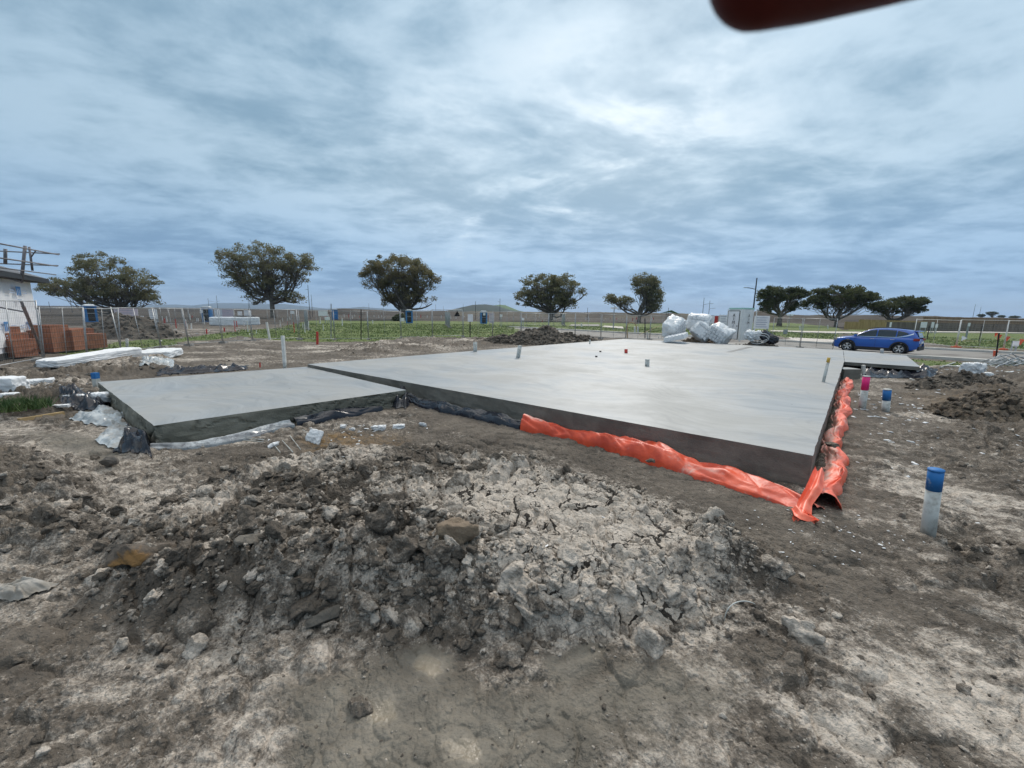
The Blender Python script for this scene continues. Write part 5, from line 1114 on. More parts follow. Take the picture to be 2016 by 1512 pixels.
o = foam_block((1912, 748), (.6, .4, .32), .2, 'white plastic bag dropped on the clay heap near the right edge', 687, bite=.12, zo=.28); o['category'] = 'bag'
foam_block((1942, 749), (.28, .2, .14), .9, 'small white scrap right of the white plastic bag', 689, zo=.15)
foam_block((705, 885), (.05, .03, .02), .3, 'white chip on brown clods at the back of the mound', 691, bite=.01)
# countless white crumbs
def litter():
    Vs, Fs, off = [], [], 0
    for cx, cy, sx_, sy_, n, s0 in ((1750, 800, 160, 40, 110, .035), (1930, 730, 90, 18, 60, .05), (1850, 880, 200, 60, 50, .02), (60, 770, 90, 20, 40, .03), (470, 655, 60, 12, 25, .09), (690, 850, 100, 16, 40, .018), (1620, 1050, 250, 60, 70, .010), (1560, 680, 60, 10, 30, .06), (700, 1000, 300, 80, 50, .010), (350, 660, 60, 16, 20, .08)):
        for _ in range(n):
            px, py = rng.normal(cx, sx_*.6), rng.normal(cy, sy_*.6)
            if py < 640: continue
            g = at(px, py, 0); z = gz(g[0], g[1])
            if z < -.05: continue
            s = s0*rng.uniform(.4, 1.3); V = np.array([(-1, -1, 0), (1, -1, 0), (1, 1, 0), (-1, 1, 0), (-.7, -.8, .5), (.8, -.6, .5), (.7, .8, .5), (-.8, .7, .5)], float)+rng.normal(0, .25, (8, 3)); th = rng.uniform(0, 6.28)
            V = V*np.array([s*rng.uniform(.8, 2.2), s*.6, s*.5]); c, q = math.cos(th), math.sin(th); V = V @ np.array([[c, q, 0], [-q, c, 0], [0, 0, 1]])+np.array([g[0], g[1], z+.004])
            Vs.append(V); Fs.append(np.array([(0, 3, 2, 1), (4, 5, 6, 7), (0, 1, 5, 4), (1, 2, 6, 5), (2, 3, 7, 6), (3, 0, 4, 7)])+off); off += 8
    o = np_mesh('foam_litter', np.concatenate(Vs), np.concatenate(Fs), M['foam'], smooth=False); tag(o, 'scattered white foam crumbs and chips over the bare soil', 'litter', kind='stuff')
litter()
# rods, hoop, planks
def rod(p0, p1, r, mat, label, name='steel_rod', z0=.02, z1=.02, cat='rod'):
    nn = 4 if 'plank' in name else 6
    a, b = ground_at(*p0), ground_at(*p1); a[2] += z0; b[2] += z1
    o = MB().tube([tuple(a), tuple(b)], r, nn).build(name, mat, None, nn > 4); return tag(o, label, cat)
for (a, b, lb, z) in (((596, 848), (612, 868), 'thin rod stuck through the torn foam sheet', .10), ((571, 860), (592, 886), 'pale rod lying on clay left of the torn foam sheet', .02), ((556, 870), (577, 893), 'pale rod second from left on the clay', .02), ((541, 878), (552, 893), 'short rod under the thin foam flake', .02)):
    rod(a, b, .006, M['pvc'], lb, z1=z)
for i, y in enumerate((864, 868, 872)): rod((480, y), (520, y+4), .006, M['pvc'], ['uppermost', 'middle', 'lowest'][i]+' of three rods bundled at the clear plastic strip', z0=.05, z1=.05)
rod((37, 826), (125, 816), .045, pbr('raw_timber', (.50, .36, .18), (.40, .28, .14), 6, .8), 'raw timber length lying on mud left of the plastic rolls', 'timber_plank', .03, .03, 'timber')
rod((1770, 738), (1798, 750), .035, M['kerb'], 'grey pipe offcut lying in front of the black plastic under porch', 'pipe_offcut', .03, .03, 'pipe')
rod((1855, 722), (2040, 734), .03, M['pvc'], 'long white conduit lying across the verge toward the right edge', 'conduit', .05, .05, 'conduit')
rod((1980, 728), (2040, 742), .03, M['pvc'], 'second white conduit crossing the long one at right edge', 'conduit', .05, .05, 'conduit')
rod((1880, 716), (1850, 726), .03, M['pvc'], 'short pale pipe at the edge of grass by porch slab', 'conduit', .06, .05, 'conduit')
rod((1800, 700), (1760, 699), .05, M['timber'], 'timber batten lying on the ground behind the car', 'timber_plank', .04, .04, 'timber')
rod((1258, 663), (1310, 648), .03, M['timber'], 'thin timber batten slanting beside the leftmost foam bag', 'timber_plank', .2, .9, 'timber')
a = ground_at(1425, 1228); b = ground_at(1490, 1192); pts = []
for i in range(16):
    q = i/15; ang = math.pi*q*.62; p = a+(b-a)*(1-math.cos(ang))/(1-math.cos(math.pi*.62)); p[2] = a[2]+.02+.13*math.sin(math.pi*q)**.8*(1-.25*q); pts.append(tuple(p))
tag(MB().tube(pts, .004, 5).build('wire_hoop', M['pvc'], None, True), 'thin pale wire hoop springing from mud below the mound', 'wire')
p = at_y(1243, 645, 45); pts = [(p[0]+.55*math.cos(u), p[1], p[2]+.55*math.sin(u)) for u in np.linspace(-.3, 3.5, 16)]
tag(MB().tube(pts, .05, 5).build('round_hoop', M['timber'], None, True), 'reddish round hoop by the pair of white marker posts', 'hoop')
# step, blue box and board by the slabs
p0, p1 = at(1663, 727, .36)[:2], at(1697, 727, .36)[:2]; d_ = p1-p0; nrm_ = np.array([-d_[1], d_[0]])/np.linalg.norm(d_); 
tag(np_mesh('concrete_step', *[(lambda m: (m.v, m.f))(MB().prism([tuple(p0), tuple(p1), tuple(p1+nrm_*.55), tuple(p0+nrm_*.55)], -.2, .36))][0], mats=[M['cside'], M['ctop']], mi=[0, 1, 0, 0, 0, 0], smooth=False), 'small concrete step block in the corner between house slab and porch', 'step')
g = at(187, 771, 0); o = empty('service_box', (g[0]-.05, g[1]+.12, gz(g[0], g[1])), 'blue painted post end beside the far left corner of the small slab', 'post'); MB().box((0, 0, .10), (.11, .11, .30)).build('shaft', M['pvc'], o); MB().box((0, 0, .29), (.115, .115, .15)).build('painted_top', M['blue'], o)
# flat dark strip laid over the slab top for the recess
a, b, c, d = at(1429, 693, ZS), at(1440, 693.5, ZS), at(1484, 683, ZS), at(1470, 683, ZS)
tag(MB().raw([(v[0], v[1], ZS+.004) for v in (a, b, c, d)], [(0, 1, 2, 3)]).build('slab_recess', pbr('dark_recess', (.09, .09, .09), (.14, .14, .135), 3, .5)), 'long dark garage step recess in the far right of the large slab', 'recess', kind='thing')
for px, py, lb in ((1174, 702, 'small dark drain stub flush with the far middle of the large slab'), (1182, 692, 'dark smear like cap at the far part of the large slab')):
    a = at(px, py, ZS+.02); tag(MB().tube([(a[0], a[1], ZS-.01), (a[0], a[1], ZS+.05)], .05, 10).build('floor_drain', M['dark']), lb, 'drain')
# wrapped pallet, brick stacks
p0, p1 = at(420, 641)[:2], at(506, 639)[:2]; c_ = (p0+p1)/2; V, F = rbox((np.linalg.norm(p1-p0), 1.6, 1.05), 701, .03, 20, 14); o = empty('wrapped_stack', (c_[0], c_[1], 0), 'long low white wrapped stack in the lot beside the blue toilet', 'wrapped stack')
o.rotation_euler = (0, 0, math.atan2(*(p1-p0)[::-1])); V[:, 2] += .5; np_mesh('plastic_wrap', V, F, M['bag'], o, smooth=False); m = MB(); m.box((1.2, 0, 1.12), (2.6, .5, .10)); m.build('black_strap', M['black'], o)
def brickmat():
    m = bpy.data.materials.new('brick_stack'); m.use_nodes = True; t = NT(m.node_tree); b = t.n('ShaderNodeBsdfPrincipled'); o = t.n('ShaderNodeOutputMaterial'); t.nt.links.new(b.outputs[0], o.inputs[0])
    P = t.n('ShaderNodeTexCoord').outputs['Object']; s = t.n('ShaderNodeSeparateXYZ'); t.put(s.inputs[0], P); c = t.n('ShaderNodeCombineXYZ'); t.put(c.inputs[0], t.math('ADD', s.outputs[0], s.outputs[1])); t.put(c.inputs[1], s.outputs[2])
    k = t.n('ShaderNodeTexBrick'); t.put(k.inputs['Vector'], c.outputs[0]); k.inputs['Scale'].default_value = 1; k.inputs['Brick Width'].default_value = .115; k.inputs['Row Height'].default_value = .24; k.inputs['Mortar Size'].default_value = .008; k.offset = 0
    k.inputs['Color1'].default_value = (.40, .145, .07, 1); k.inputs['Color2'].default_value = (.27, .095, .05, 1); k.inputs['Mortar'].default_value = (.03, .018, .012, 1)
    t.put(b.inputs['Base Color'], t.mix(.25, k.outputs[0], t.mix(t.noise(P, 9, 4), (.18, .075, .045), (.45, .21, .12)))); b.inputs['Roughness'].default_value = .9; return m
M['brick'] = brickmat()
def bricks(px, py, cols, dy, label, rz=0, row=.24):
    g = at(px, py, 0); o = empty('brick_stack', (g[0], g[1], 0), label, 'bricks', rz, 'stacks of red bricks'); 
    for i, (w, n) in enumerate(cols):
        m = MB(); m.box((sum(c[0] for c in cols[:i])+w/2, dy/2+.01*(i % 2), n*row/2+.08), (w-.012, dy, n*row)); m.build('brick_pack', M['brick'], o)
bricks(-28, 708, [(.55, 5), (.28, 4), (.25, 3)], .9, 'leftmost red brick stack cut by the picture edge', .1)
bricks(47, 697, [(.42, 4), (.35, 5), (.42, 5)], .9, 'stepped red brick stack in front of the house wrap', .15)
bricks(101, 694, [(.5, 4), (.4, 4)], .7, 'paler brick stack with white band beside the stepped one', .25)
bricks(113, 688, [(.55, 4), (.55, 4), (.4, 3), (.3, 3)], .9, 'longest brick stack behind the leaning fence panel', -.15)
# gully of mud hides behind: plastic at the rubble heap by the cabinet
q = at_y(1512, 664, 25.2); V, F = rbox((1.1, .5, .45), 731, .10, 12, 3); o = np_mesh('rubbish_bag', V, F, M['bmem'], smooth=True, attrs=dict(dust=np.zeros(len(V)))); o.location = tuple(q); o.rotation_euler = (R_(10), R_(28), R_(-20)); tag(o, 'black rubbish bag on the rubble heap beside the cabinet', 'rubbish bag')
q = at_y(1482, 660, 25.0); V, F = rbox((.75, .4, .5), 737, .12, 12, 3); o = np_mesh('rubbish_bag', V, F, M['bag'], smooth=False); o.location = tuple(q); tag(o, 'crumpled white bag leaning on the toilet cabinet', 'rubbish bag')
q = at_y(1495, 671, 24.8); pts = [(q[0]+.5*math.cos(u)*(1+.1*u/6), q[1]-.2*math.sin(u), q[2]+.3*math.sin(u)+.02*u) for u in np.linspace(0, 12, 50)]
tag(MB().tube(pts, .03, 5).build('coiled_hose', M['pgrey'], None, True), 'pale hose coiled on the rubble heap below the white bag', 'hose')
# mesh offcuts and cables at right edge
m = MB(); 
for i in range(34):
    g = at(rng.uniform(1965, 2040), rng.uniform(708, 728), 0); th = rng.uniform(-.5, .5); L = rng.uniform(1, 2.2); z = rng.uniform(.1, .45)
    m.tube([(g[0]-L/2*math.cos(th), g[1]-L/2*math.sin(th), .04), (g[0], g[1], z), (g[0]+L/2*math.cos(th), g[1]+L/2*math.sin(th), .05)], .022, 5, False)
tag(m.build('cable_tangle', M['galv'], None, True), 'tangle of grey ligature bars heaped at the right edge on grass', 'cables')
# flag line
def flags():
    o = empty('flag_line', at_y(1961, 690, 24.5), 'string of orange bunting flags tied to the black leaning picket', 'bunting'); b = np.array(o.location); P = [at_y(1966, 658, 24.5), at_y(1985, 664, 25.5), at_y(2016, 672, 26.5), at_y(2060, 676, 27)]
    MB().tube([tuple(p-b) for p in P], .006, 4, False).build('cord', M['pvc'], o)
    for (px, py, Yd, s) in ((1962, 659, 24.5, .2), (1968, 664, 24.5, .28), (1985, 667, 25.5, .25), (2012, 673, 26.3, .3), (1960, 696, 24.2, .3)):
        p = at_y(px, py, Yd)-b; MB().raw([tuple(p+np.array([-s*.6, 0, s*.6])), tuple(p+np.array([s*.7, .04, s*.5])), tuple(p+np.array([s*.25, .10, -s*.7])), tuple(p+np.array([-.35*s, .02, -s*.6]))], [(0, 1, 2, 3)]).build('flag', M['orange'], o)
flags()
p = at_y(1893, 667, 29); o = empty('flag_line', p, 'single pale flag on a string tied to the pale fence panel', 'bunting'); MB().raw([(0, 0, .22), (.42, 0, .05), (0, 0, -.16)], [(0, 1, 2)]).build('flag', M['bag'], o); MB().tube([(-.1, 0, 0), (2.6, .4, -.1)], .008, 4, False).build('cord', M['pvc'], o)
for a, b in ((1345, 663),): pass

# ------------------------------------------------------------------ paling fences far right
M['pal1'] = pbr('new_paling', (.40, .29, .13), (.30, .21, .09), 1.5, .85, mixlo=.4, mixhi=.6, aniso=(3, 3, .2))
M['pal2'] = pbr('weathered_paling', (.17, .15, .125), (.115, .10, .085), 1.5, .9, mixlo=.4, mixhi=.6, aniso=(3, 3, .2))
M['pal3'] = pbr('brown_paling', (.30, .205, .12), (.22, .15, .09), 1.2, .85, mixlo=.4, mixhi=.6, aniso=(3, 3, .2))
def paling(px, Yd, hpx, mat, label, Yd2=None, n=None):
    a, b = at_y(px[0][0], px[0][1], Yd), at_y(px[1][0], px[1][1], Yd2 or Yd); d = b-a; L = math.hypot(d[0], d[1]); h = hpx*pxm(Yd); o = empty('paling_fence', (a[0], a[1], a[2]), label, 'fence', math.atan2(d[1], d[0]))
    m = MB(); w = .16; n = int(L/w); dz = d[2]/L
    for i in range(n): m.box(((i+.5)*w, .012*(i % 2), (i+.5)*w*dz+h/2-.2), (w*.97, .02, h+.4+.02*((i*7) % 3)))
    m.build('palings', mat, o); m = MB(); m.box((L/2, .05, h*.8+d[2]/2), (L, .05, .09)); m.box((L/2, .05, h*.25+d[2]/2), (L, .05, .09)); m.build('rails', mat, o)
paling(((1662, 643.5), (1745, 645)), 66, 10, M['pal1'], 'short new timber paling fence, front step, above the car bonnet')
paling(((1690, 638), (1826, 642)), 76, 9, M['pal1'], 'longer new timber paling fence rising behind the front step')
paling(((1742, 646), (1960, 651)), 74, 12, M['pal2'], 'long weathered grey paling fence behind the pale wire panels', 70)
paling(((1955, 651), (2120, 655)), 70, 13, M['pal2'], 'weathered grey paling fence running off the right picture edge', 66)
paling(((1815, 638), (2140, 645)), 86, 14, M['pal3'], 'brown paling fence on higher ground along the right skyline')

# ------------------------------------------------------------------ house in building wrap at the left
def house():
    K = at(84, 690, 0); K[2] = 0; far = at_y(0, 700, 15.6); d = np.array([far[0]-K[0], far[1]-K[1]]); d /= np.linalg.norm(d); n = np.array([-d[1], d[0]]); n = n if n @ -K[:2] > 0 else -n
    zt = 3.30; L, D = 9.0, 8.0
    o = empty('house', (K[0], K[1], 0), 'single storey house frame in white building wrap with dark hipped roof', 'house', math.atan2(d[1], d[0]))
    # local frame: x along the wall towards the camera, y = outward (n)
    sgn = 1 if (np.array([-d[1], d[0]]) @ n) > 0 else -1
    nx, nz = 90, 40; a, b = np.meshgrid(np.linspace(0, L, nx), np.linspace(.28, zt, nz), indexing='ij')
    wr = .035*np.abs(fbm(a*1.4+b*.6, b*1.3-a*.3, 4, 801))+.01*fbm(a*5, b*5, 2, 802)
    wrap = pbr('wall_wrap', (.84, .84, .85), (.74, .75, .78), 1.2, .55, .4, 6)
    np_mesh('wall', np.stack([a, sgn*wr, b], -1).reshape(-1, 3), grid_faces(nx, nz), wrap, o)
    # the lower strip of wrap hangs loose, and the end wall beyond the corner
    a, b = np.meshgrid(np.linspace(-.12, L, nx), np.linspace(.5, 1.95, 20), indexing='ij')
    np_mesh('wall', np.stack([a, sgn*(.06+.05*np.abs(fbm(a*1.1, b*1.3, 4, 811))), b+.05*fbm(a*1.2, a*0, 3, 812)], -1).reshape(-1, 3), grid_faces(nx, 20), wrap, o)
    m = MB(); m.box((L/2, -sgn*D/2, zt/2), (L-.02, D-.02, zt-.02)); m.build('inner_frame', M['timber'], o)
    MB().box((L/2, -sgn*(D/2-.05), .13), (L+.04, D, .30)).build('base', M['dark'], o)
    ov = .5; x0, x1 = -ov, L+ov; y0, y1 = sgn*ov, -sgn*(D+ov); rz_ = math.tan(R_(21))*(D/2+ov); e = zt+.12
    rf = MB(); V = [(x0, y0, e), (x1, y0, e), (x1, y1, e), (x0, y1, e), (x0+D/2+ov, (y0+y1)/2, e+rz_), (x1-D/2-ov, (y0+y1)/2, e+rz_)]
    rf.raw(V, [(0, 1, 5, 4), (1, 2, 5), (2, 3, 4, 5), (3, 0, 4)]); rr = rf.build('roof', pbr('roof_tile', (.10, .105, .115), (.16, .165, .175), 3, .7, .3, 12, aniso=(.4, 3, 3)), o)
    f = MB(); f.box(((x0+x1)/2, y0, e-.11), (x1-x0, .05, .20)); f.box((x0, (y0+y1)/2, e-.11), (.05, abs(y1-y0)-.06, .20)); f.build('gutter', M['black'], rr)
    f = MB(); f.box(((x0+x1)/2, (y0+y1)/2, e-.20), (x1-x0-.06, abs(y1-y0)-.06, .03)); f.build('soffit', M['dark'], rr)
    def on_wall(px, py):
        r = ray(px, py); w = np.array([n[0], n[1]]); q = ((K[:2]+n*.09) @ w-CAM[:2] @ w)/(r[:2] @ w); P = CAM+r*q; return float((P[:2]-K[:2]) @ d), float(P[2])
    bl = pbr('blue_print', (.06, .22, .50), rough=.6); pale = pbr('pale_blue_print', (.42, .50, .64), rough=.6)
    for i, (px, py) in enumerate(((33, 573), (10, 643), (56, 640), (-40, 575), (-40, 650))):
        s, z = on_wall(px, py); w, h = .44, .36; g = MB(); y = sgn*.14
        for dx in (-.42, 0, .42): g.box((s+dx*w, y, z-.03), (w*.20, .012, h*.86))
        g.box((s, y, z+h*.42), (w*1.12, .014, h*.22)); g.build('emblem', bl, o)
        g = MB()
        for dx, dz, l in ((-.95, .02, .7), (-.95, -.08, .7), (.95, .02, .7), (.95, -.08, .7), (0, -.36, .6), (0, -.46, .4)): g.box((s+dx*.8, y-.01*sgn, z+dz), (l*.8, .006, .035))
        g.build('lettering', pale, o)
    return o
house()
def scaffold():
    b = at_y(47, 545, 17.6); o = empty('scaffold', b, 'steel guard rails and posts standing around the roof edge of wrapped house', 'scaffold')
    def T(p, q, r, nm, mt='galvd'):
        a_, b_ = np.array(p)-b, np.array(q)-b; MB().tube([tuple(a_), tuple(b_)], r, 6).build(nm, M[mt], o, True)
    M['galvd'] = pbr('dull_steel', (.13, .125, .14), (.2, .19, .2), 5, .6)
    Yc = 20.0
    T(at_y(-20, 476, 15.2), at_y(115, 501.5, Yc), .03, 'rail'); T(at_y(-20, 505, 15.2), at_y(112, 524, Yc), .03, 'rail')
    T(at_y(-20, 493.5, 22.5), at_y(117, 500, 20.3), .03, 'rail'); T(at_y(0, 519, 22.5), at_y(114, 523, 20.3), .03, 'rail'); T(at_y(0, 527, 15.8), at_y(110, 541, Yc), .025, 'rail')
    T(at_y(42, 556, 17.4), at_y(49.5, 484, 17.6), .055, 'post'); T(at_y(10.5, 519, 22.0), at_y(10.5, 490, 22), .07, 'post'); T(at_y(64, 533, 20.6), at_y(57.5, 486, 20.6), .045, 'post')
    T(at_y(20, 549, 16.9), at_y(42, 556, 17.4), .03, 'bracket'); T(at_y(62, 505, 20.6), at_y(70, 494, 20.4), .03, 'bracket')
scaffold()
p0, p1 = at(86, 700, 0), at_y(42, 594, 14.8); o = empty('scaffold_post', p0, 'leaning scaffold post with brown sleeve crossing the wire fence by bricks', 'post'); v = Vector(p1)-Vector(p0); o.rotation_euler = v.to_track_quat('Z', 'Y').to_euler(); Lp = v.length
MB().tube([(0, 0, 0), (0, 0, Lp)], .04, 8).build('shaft', M['galvd'], o, True); MB().tube([(0, 0, Lp*.45), (0, 0, Lp*.93)], .052, 8).build('sleeve', pbr('rust_sleeve', (.20, .13, .12), (.26, .18, .16), 6, .7), o, True)
tag(MB().tube([tuple(p1-np.array([3.2, -.2, -.15])), tuple(p1-np.array([0, 0, .35]))], .03, 6).build('scaffold_tube', M['galvd'], None, True), 'horizontal steel tube from the left edge to the leaning brown sleeved post', 'scaffold tube')

# ------------------------------------------------------------------ blue car
def car():
    fr, rr_ = at(1661, 690, .0), at(1774, 698, .0); fr, rr_ = fr[:2], rr_[:2]
    ctr = (fr+rr_)/2; hd = fr-rr_; hd /= np.linalg.norm(hd); hd = hd*.65+(-RD)*.35; hd /= np.linalg.norm(hd)
    side = np.array([-hd[1], hd[0]])                                  # car's left
    o = empty('parked_car', (ctr[0]-side[0]*.8, ctr[1]-side[1]*.8, -.02), 'bright blue small SUV parked side on beyond the porch slab', 'car', math.atan2(hd[1], hd[0])); o.scale = (.95, .95, .96)
    paint = pbr('blue_car_paint', (.0015, .082, .40), rough=.4, metal=0, coat=.6); glass = pbr('tinted_glass', (.012, .016, .02), rough=.06, spec=.8, coat=.5)
    clad = pbr('black_cladding', (.02, .02, .022), rough=.65); chrome = pbr('chrome', (.75, .76, .78), rough=.18, metal=1); tyre = pbr('tyre_rubber', (.018, .018, .018), rough=.85); rim = pbr('alloy_rim', (.62, .63, .64), rough=.3, metal=.8)
    WB, WR = 1.315, .335; ws = (WB, -WB)
    def w_at(x):                                                       # half width in plan
        q = abs(x)/2.19; return .90*(1-.16*max(0, (q-.62)/.38)**2.2)-(.05 if q > .985 else 0)
    def top_at(x):
        return np.interp(x, [-2.19, -2.12, -1.9, -1.2, .9, 1.15, 1.75, 2.02, 2.15, 2.19], [.72, .98, 1.06, 1.03, .99, 1.01, .93, .86, .72, .52])
    def bot_at(x):
        z = np.interp(x, [-2.19, -1.9, -1.6, 1.6, 1.95, 2.19], [.42, .30, .22, .22, .26, .34])
        for c in ws:
            if abs(x-c) < .40: z = max(z, .33+math.sqrt(.40**2-(x-c)**2)-.02)
        return z
    xs = sorted(set([round(v, 3) for v in list(np.linspace(-2.19, 2.19, 60))+[c+.40*math.cos(a) for c in ws for a in np.linspace(0, math.pi, 15)]]))
    V = []; rows = 15
    for x in xs:
        t_, b_ = top_at(x), bot_at(x); w = w_at(x); pr = []
        b2 = min(b_, t_-.06)
        for q, k in ((0, .955), (.15, .985), (.35, 1.0), (.55, 1.0), (.72, .985), (.86, .955), (.95, .90), (1.0, .80)): pr.append((w*k, b2+(t_-b2)*q))
        crown = .035 if x > .9 else .0
        full = [(-a, z) for a, z in pr]+[(0, t_+crown)]+[(a, z) for a, z in pr[::-1]]
        V += [(x, y, z) for y, z in full]
    nr = len(full); F = [tuple(f) for f in grid_faces(len(xs), nr)]+[tuple(range(nr)), tuple(range((len(xs)-1)*nr, len(xs)*nr))[::-1]]
    np_mesh('body', V, F, paint, o)
    # cabin
    cx = [(1.22, 1.0, .74, .70), (.95, 1.16, .78, .68), (.55, 1.40, .80, .64), (.30, 1.51, .80, .62), (0, 1.575, .80, .60), (-.5, 1.60, .80, .60), (-1.1, 1.58, .79, .59), (-1.6, 1.52, .77, .57), (-1.86, 1.46, .75, .55), (-2.0, 1.30, .74, .58), (-2.12, 1.06, .74, .70)]
    belt = 1.0; V = []; 
    for x, zt, wb, wt in cx:
        zb = top_at(x)-.02; V += [(x, -wb, zb), (x, -(wb*.35+wt*.65)-.015, zb+(zt-zb)*.65), (x, -wt, zt-.03), (x, -wt*.7, zt), (x, 0, zt+.012), (x, wt*.7, zt), (x, wt, zt-.03), (x, wb*.35+wt*.65+.015, zb+(zt-zb)*.65), (x, wb, zb)]
    np_mesh('cabin', V, [tuple(f) for f in grid_faces(len(cx), 9)], paint, o)
    def ysurf(x, z):
        zt = np.interp(-x, [-c[0] for c in cx], [c[1] for c in cx]); wb = np.interp(-x, [-c[0] for c in cx], [c[2] for c in cx]); wt = np.interp(-x, [-c[0] for c in cx], [c[3] for c in cx]); zb = top_at(x)-.02; k = (z-zb)/max(.05, zt-zb)
        return wb+(wb*.35+wt*.65+.015-wb)*k/.65 if k < .65 else (wb*.35+wt*.65+.015)+(wt-(wb*.35+wt*.65+.015))*(k-.65)/.32
    def sidepatch(name, up, lo, mat, off, sg, parent=o):
        n = 12; V = []; x_ = np.linspace(up[0][0], up[-1][0], n)
        for x in np.linspace(max(up[0][0], lo[0][0]) if False else up[0][0], up[-1][0], n):
            zu, zl = np.interp(-x, [-p[0] for p in up], [p[1] for p in up]), np.interp(-x, [-p[0] for p in lo], [p[1] for p in lo])
            for q in np.linspace(0, 1, 5): z = zl+(zu-zl)*q; V.append((x, sg*(ysurf(x, z)+off), z))
        return np_mesh(name, V, grid_faces(n, 5), mat, parent)
    for sg in (-1, 1):
        sidepatch('window', [(.98, 1.07), (.50, 1.34), (.22, 1.45), (-.10, 1.50)], [(.98, 1.05), (-.10, 1.06)], glass, .012, sg)
        sidepatch('window', [(-.16, 1.50), (-.6, 1.515), (-1.05, 1.49)], [(-.16, 1.06), (-1.05, 1.08)], glass, .012, sg)
        sidepatch('window', [(-1.11, 1.48), (-1.45, 1.40), (-1.62, 1.32)], [(-1.11, 1.08), (-1.62, 1.27)], glass, .012, sg)
        sidepatch('chrome_strip', [(1.0, 1.055), (-1.05, 1.075), (-1.5, 1.16), (-1.85, 1.34)], [(1.0, 1.03), (-1.05, 1.045), (-1.45, 1.10), (-1.85, 1.26)], chrome, .016, sg)
        for x in (.05, -.95): MB().box((x, sg*.905, .92), (.20, .03, .03)).build('door_handle', chrome, o)
        for x in (.98, -.13, -1.08):
            m = MB(); m.tube([(x, sg*.903, .40), (x, sg*.906, .70), (x-.02, sg*.885, .98)], .005, 4); m.build('door_seam', clad, o)
        m = MB(); m.box((.92, sg*.96, 1.10), (.14, .18, .13), taper=.8); m.build('mirror', paint, o)
        m = MB(); m.tube([(.35, sg*.56, 1.57), (-.1, sg*.56, 1.635), (-.9, sg*.56, 1.645), (-1.5, sg*.55, 1.585)], .02, 6); m.build('roof_rail', clad, o)
        # cladding: sill and arches
        m = MB(); m.box((0, sg*.895, .30), (1.86, .05, .17)); 
        for c in ws:
            ang = np.linspace(-.12, math.pi+.12, 19); Vv = []
            for a in ang:
                for r_ in (.385, .475):
                    x, z = c+r_*math.cos(a), .33+r_*math.sin(a); y = sg*(w_at(x)*1.0+.012); Vv += [(x, y, z), (x, y-sg*.06, z)]
            Ff = []
            for i in range(18): b0 = i*4; Ff += [(b0, b0+2, b0+6, b0+4), (b0, b0+4, b0+5, b0+1), (b0+2, b0+3, b0+7, b0+6)]
            m.raw(Vv, Ff)
        m.build('cladding', clad, o)
        MB().box((1.98, sg*.66, .80), (.26, .30, .12), Matrix.Rotation(sg*-.45, 3, 'Z')).build('headlight', chrome, o)
        tl = MB(); tl.box((-2.02, sg*.70, .96), (.30, .26, .15), Matrix.Rotation(sg*.32, 3, 'Z')); tl.build('tail_light', pbr('tail_light_red', (.25, .01, .012), rough=.2, coat=1), o)
        MB().box((1.32, sg*.897, .82), (.16, .02, .03)).build('side_badge', chrome, o)
        MB().box((-2.16, sg*.52, .42), (.10, .34, .05)).build('bumper_trim', chrome, o)
        for c in ws:
            w = empty('wheel', (0, 0, 0), None, None); w.parent = o; w.location = (c, sg*.79, WR-.005)
            m = MB(); n = 28; pr = [(-.11, .24), (-.105, .315), (-.08, .335), (.08, .335), (.105, .315), (.11, .24)]; Vv = [(r_*math.cos(2*math.pi*i/n), y, r_*math.sin(2*math.pi*i/n)) for i in range(n) for y, r_ in pr]
            m.raw(Vv, [tuple(f) for f in np.array([[i*6+j, ((i+1) % n)*6+j, ((i+1) % n)*6+j+1, i*6+j+1] for i in range(n) for j in range(5)])]); m.build('tyre', tyre, w, True)
            m = MB(); m.tube([(0, -sg*.02, 0), (0, sg*.04, 0)], .24, 24); m.build('wheel_well', M['dark'], w)
            m = MB()
            for i in range(5):
                a = 2*math.pi*i/5+.3
                for da in (-.20, .20):
                    m.tube([(.05*math.cos(a), sg*.085, .05*math.sin(a)), (.23*math.cos(a+da), sg*.09, .23*math.sin(a+da))], [.032, .026], 5)
            rg_ = [(.235*math.cos(2*math.pi*i/28), sg*.09, .235*math.sin(2*math.pi*i/28)) for i in range(29)]; m.tube(rg_, .014, 5, False); m.tube([(0, sg*.05, 0), (0, sg*.11, 0)], .055, 12); m.build('rim', rim, w, True)
            if c == ws[0] and sg == -1: pass
    def glassquad(name, pts, mat): MB().raw(pts, [(0, 1, 2, 3)]).build(name, mat, o)
    glassquad('windscreen', [(1.16, -.66, 1.07), (1.16, .66, 1.07), (.40, .56, 1.485), (.40, -.56, 1.485)], glass)
    glassquad('rear_window', [(-2.125, -.60, 1.12), (-2.03, -.50, 1.36), (-2.03, .50, 1.36), (-2.125, .60, 1.12)], glass)
    MB().box((-1.95, 0, 1.475), (.34, 1.08, .04), taper=.92).build('spoiler', paint, o)
    m = MB(); m.box((-2.17, 0, .42), (.10, 1.5, .24)); m.box((2.12, 0, .38), (.14, 1.5, .18)); m.box((2.17, 0, .62), (.05, 1.0, .14)); m.box((0, 0, .20), (3.6, 1.5, .06)); m.build('bumper', clad, o)
    MB().box((-2.20, 0, .78), (.02, .48, .12)).build('number_plate', M['sign'], o)
car()

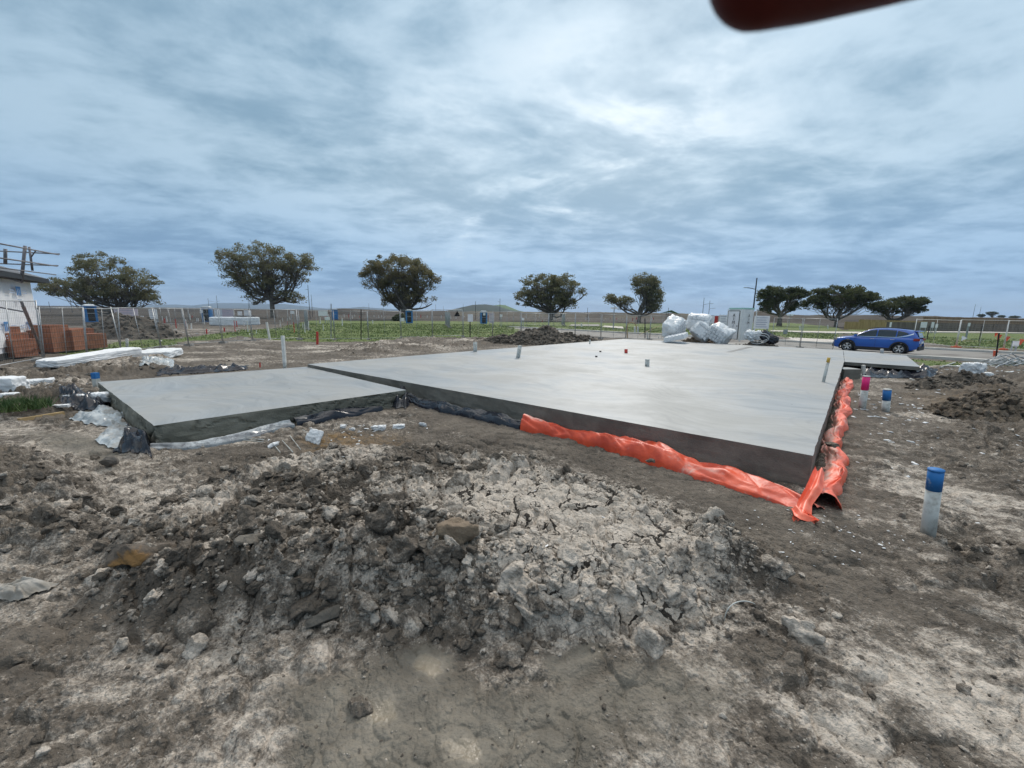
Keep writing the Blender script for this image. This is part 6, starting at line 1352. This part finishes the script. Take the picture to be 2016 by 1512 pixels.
# ------------------------------------------------------------------ the photographer's fingertip just in front of the lens
def finger():
    D = .052; k = D/FPX
    def P(px, py, dd=0): return CAM+ray(px, py)*(D+dd)
    axis = [(1500, -62, 0), (1600, -80, .001), (1760, -118, .003), (1950, -172, .006), (2200, -245, .011), (2500, -340, .018)]
    o = empty('person', P(1700, -110), "photographer's dark red fingertip reaching in from the top edge", 'person')
    b = np.array(o.location); V = []; n = 24; rad = []; pts = []
    P0 = P(*axis[0]); P1 = P(*axis[1]); d = (P1-P0)/np.linalg.norm(P1-P0)
    R0 = 106*k
    for a in np.linspace(0, math.pi/2, 9): pts.append(P0-d*R0*math.cos(a)*.95); rad.append(max(R0*math.sin(a), 1e-5))
    cen = [P(*q) for q in axis[1:]]; rr = [108, 110, 116, 126, 136]
    for i, c in enumerate(cen): pts.append(c); rad.append(rr[i]*k*(D+axis[i+1][2])/D)
    s = np.arange(len(pts)); S = np.r_[np.linspace(0, 8, 9), np.linspace(8, len(pts)-1, 24)[1:]]
    pts = np.array(pts); px = np.stack([np.interp(S, s, pts[:, i]) for i in range(3)], 1); rd = np.interp(S, s, rad)
    e1 = np.cross(d, AF); e1 /= np.linalg.norm(e1); e2 = np.cross(d, e1)
    for p, r in zip(px, rd):
        for j in range(n):
            a = 2*math.pi*j/n; V.append(p-b+(e1*math.cos(a)+e2*math.sin(a)*.82)*r*(1+.015*math.sin(S[0]+3*a)))
    F = [tuple(f) for f in grid_faces(len(px), n, True)]+[tuple(range(n)), tuple(range((len(px)-1)*n, len(px)*n))[::-1]]
    m = pbr('shaded_fingertip_skin', (.105, .016, .012), (.075, .010, .008), 60, .6, spec=.2)  # skin colour darkened for the shade of the phone, which is not modelled
    np_mesh('body', V, F, m, o)
finger()

# ------------------------------------------------------------------ the air: far hills fade to blue
hz = MB().box((0, 4600, 72), (22000, 9800, 150)).build('haze', None)
hm = bpy.data.materials.new('haze_air'); hm.use_nodes = True; t = NT(hm.node_tree); v = t.n('ShaderNodeVolumePrincipled'); o = t.n('ShaderNodeOutputMaterial'); t.nt.links.new(v.outputs[0], o.inputs['Volume'])
v.inputs['Color'].default_value = (.62, .78, 1.0, 1); v.inputs['Density'].default_value = 1.1e-4
hz.data.materials.append(hm); hz['kind'] = 'stuff'
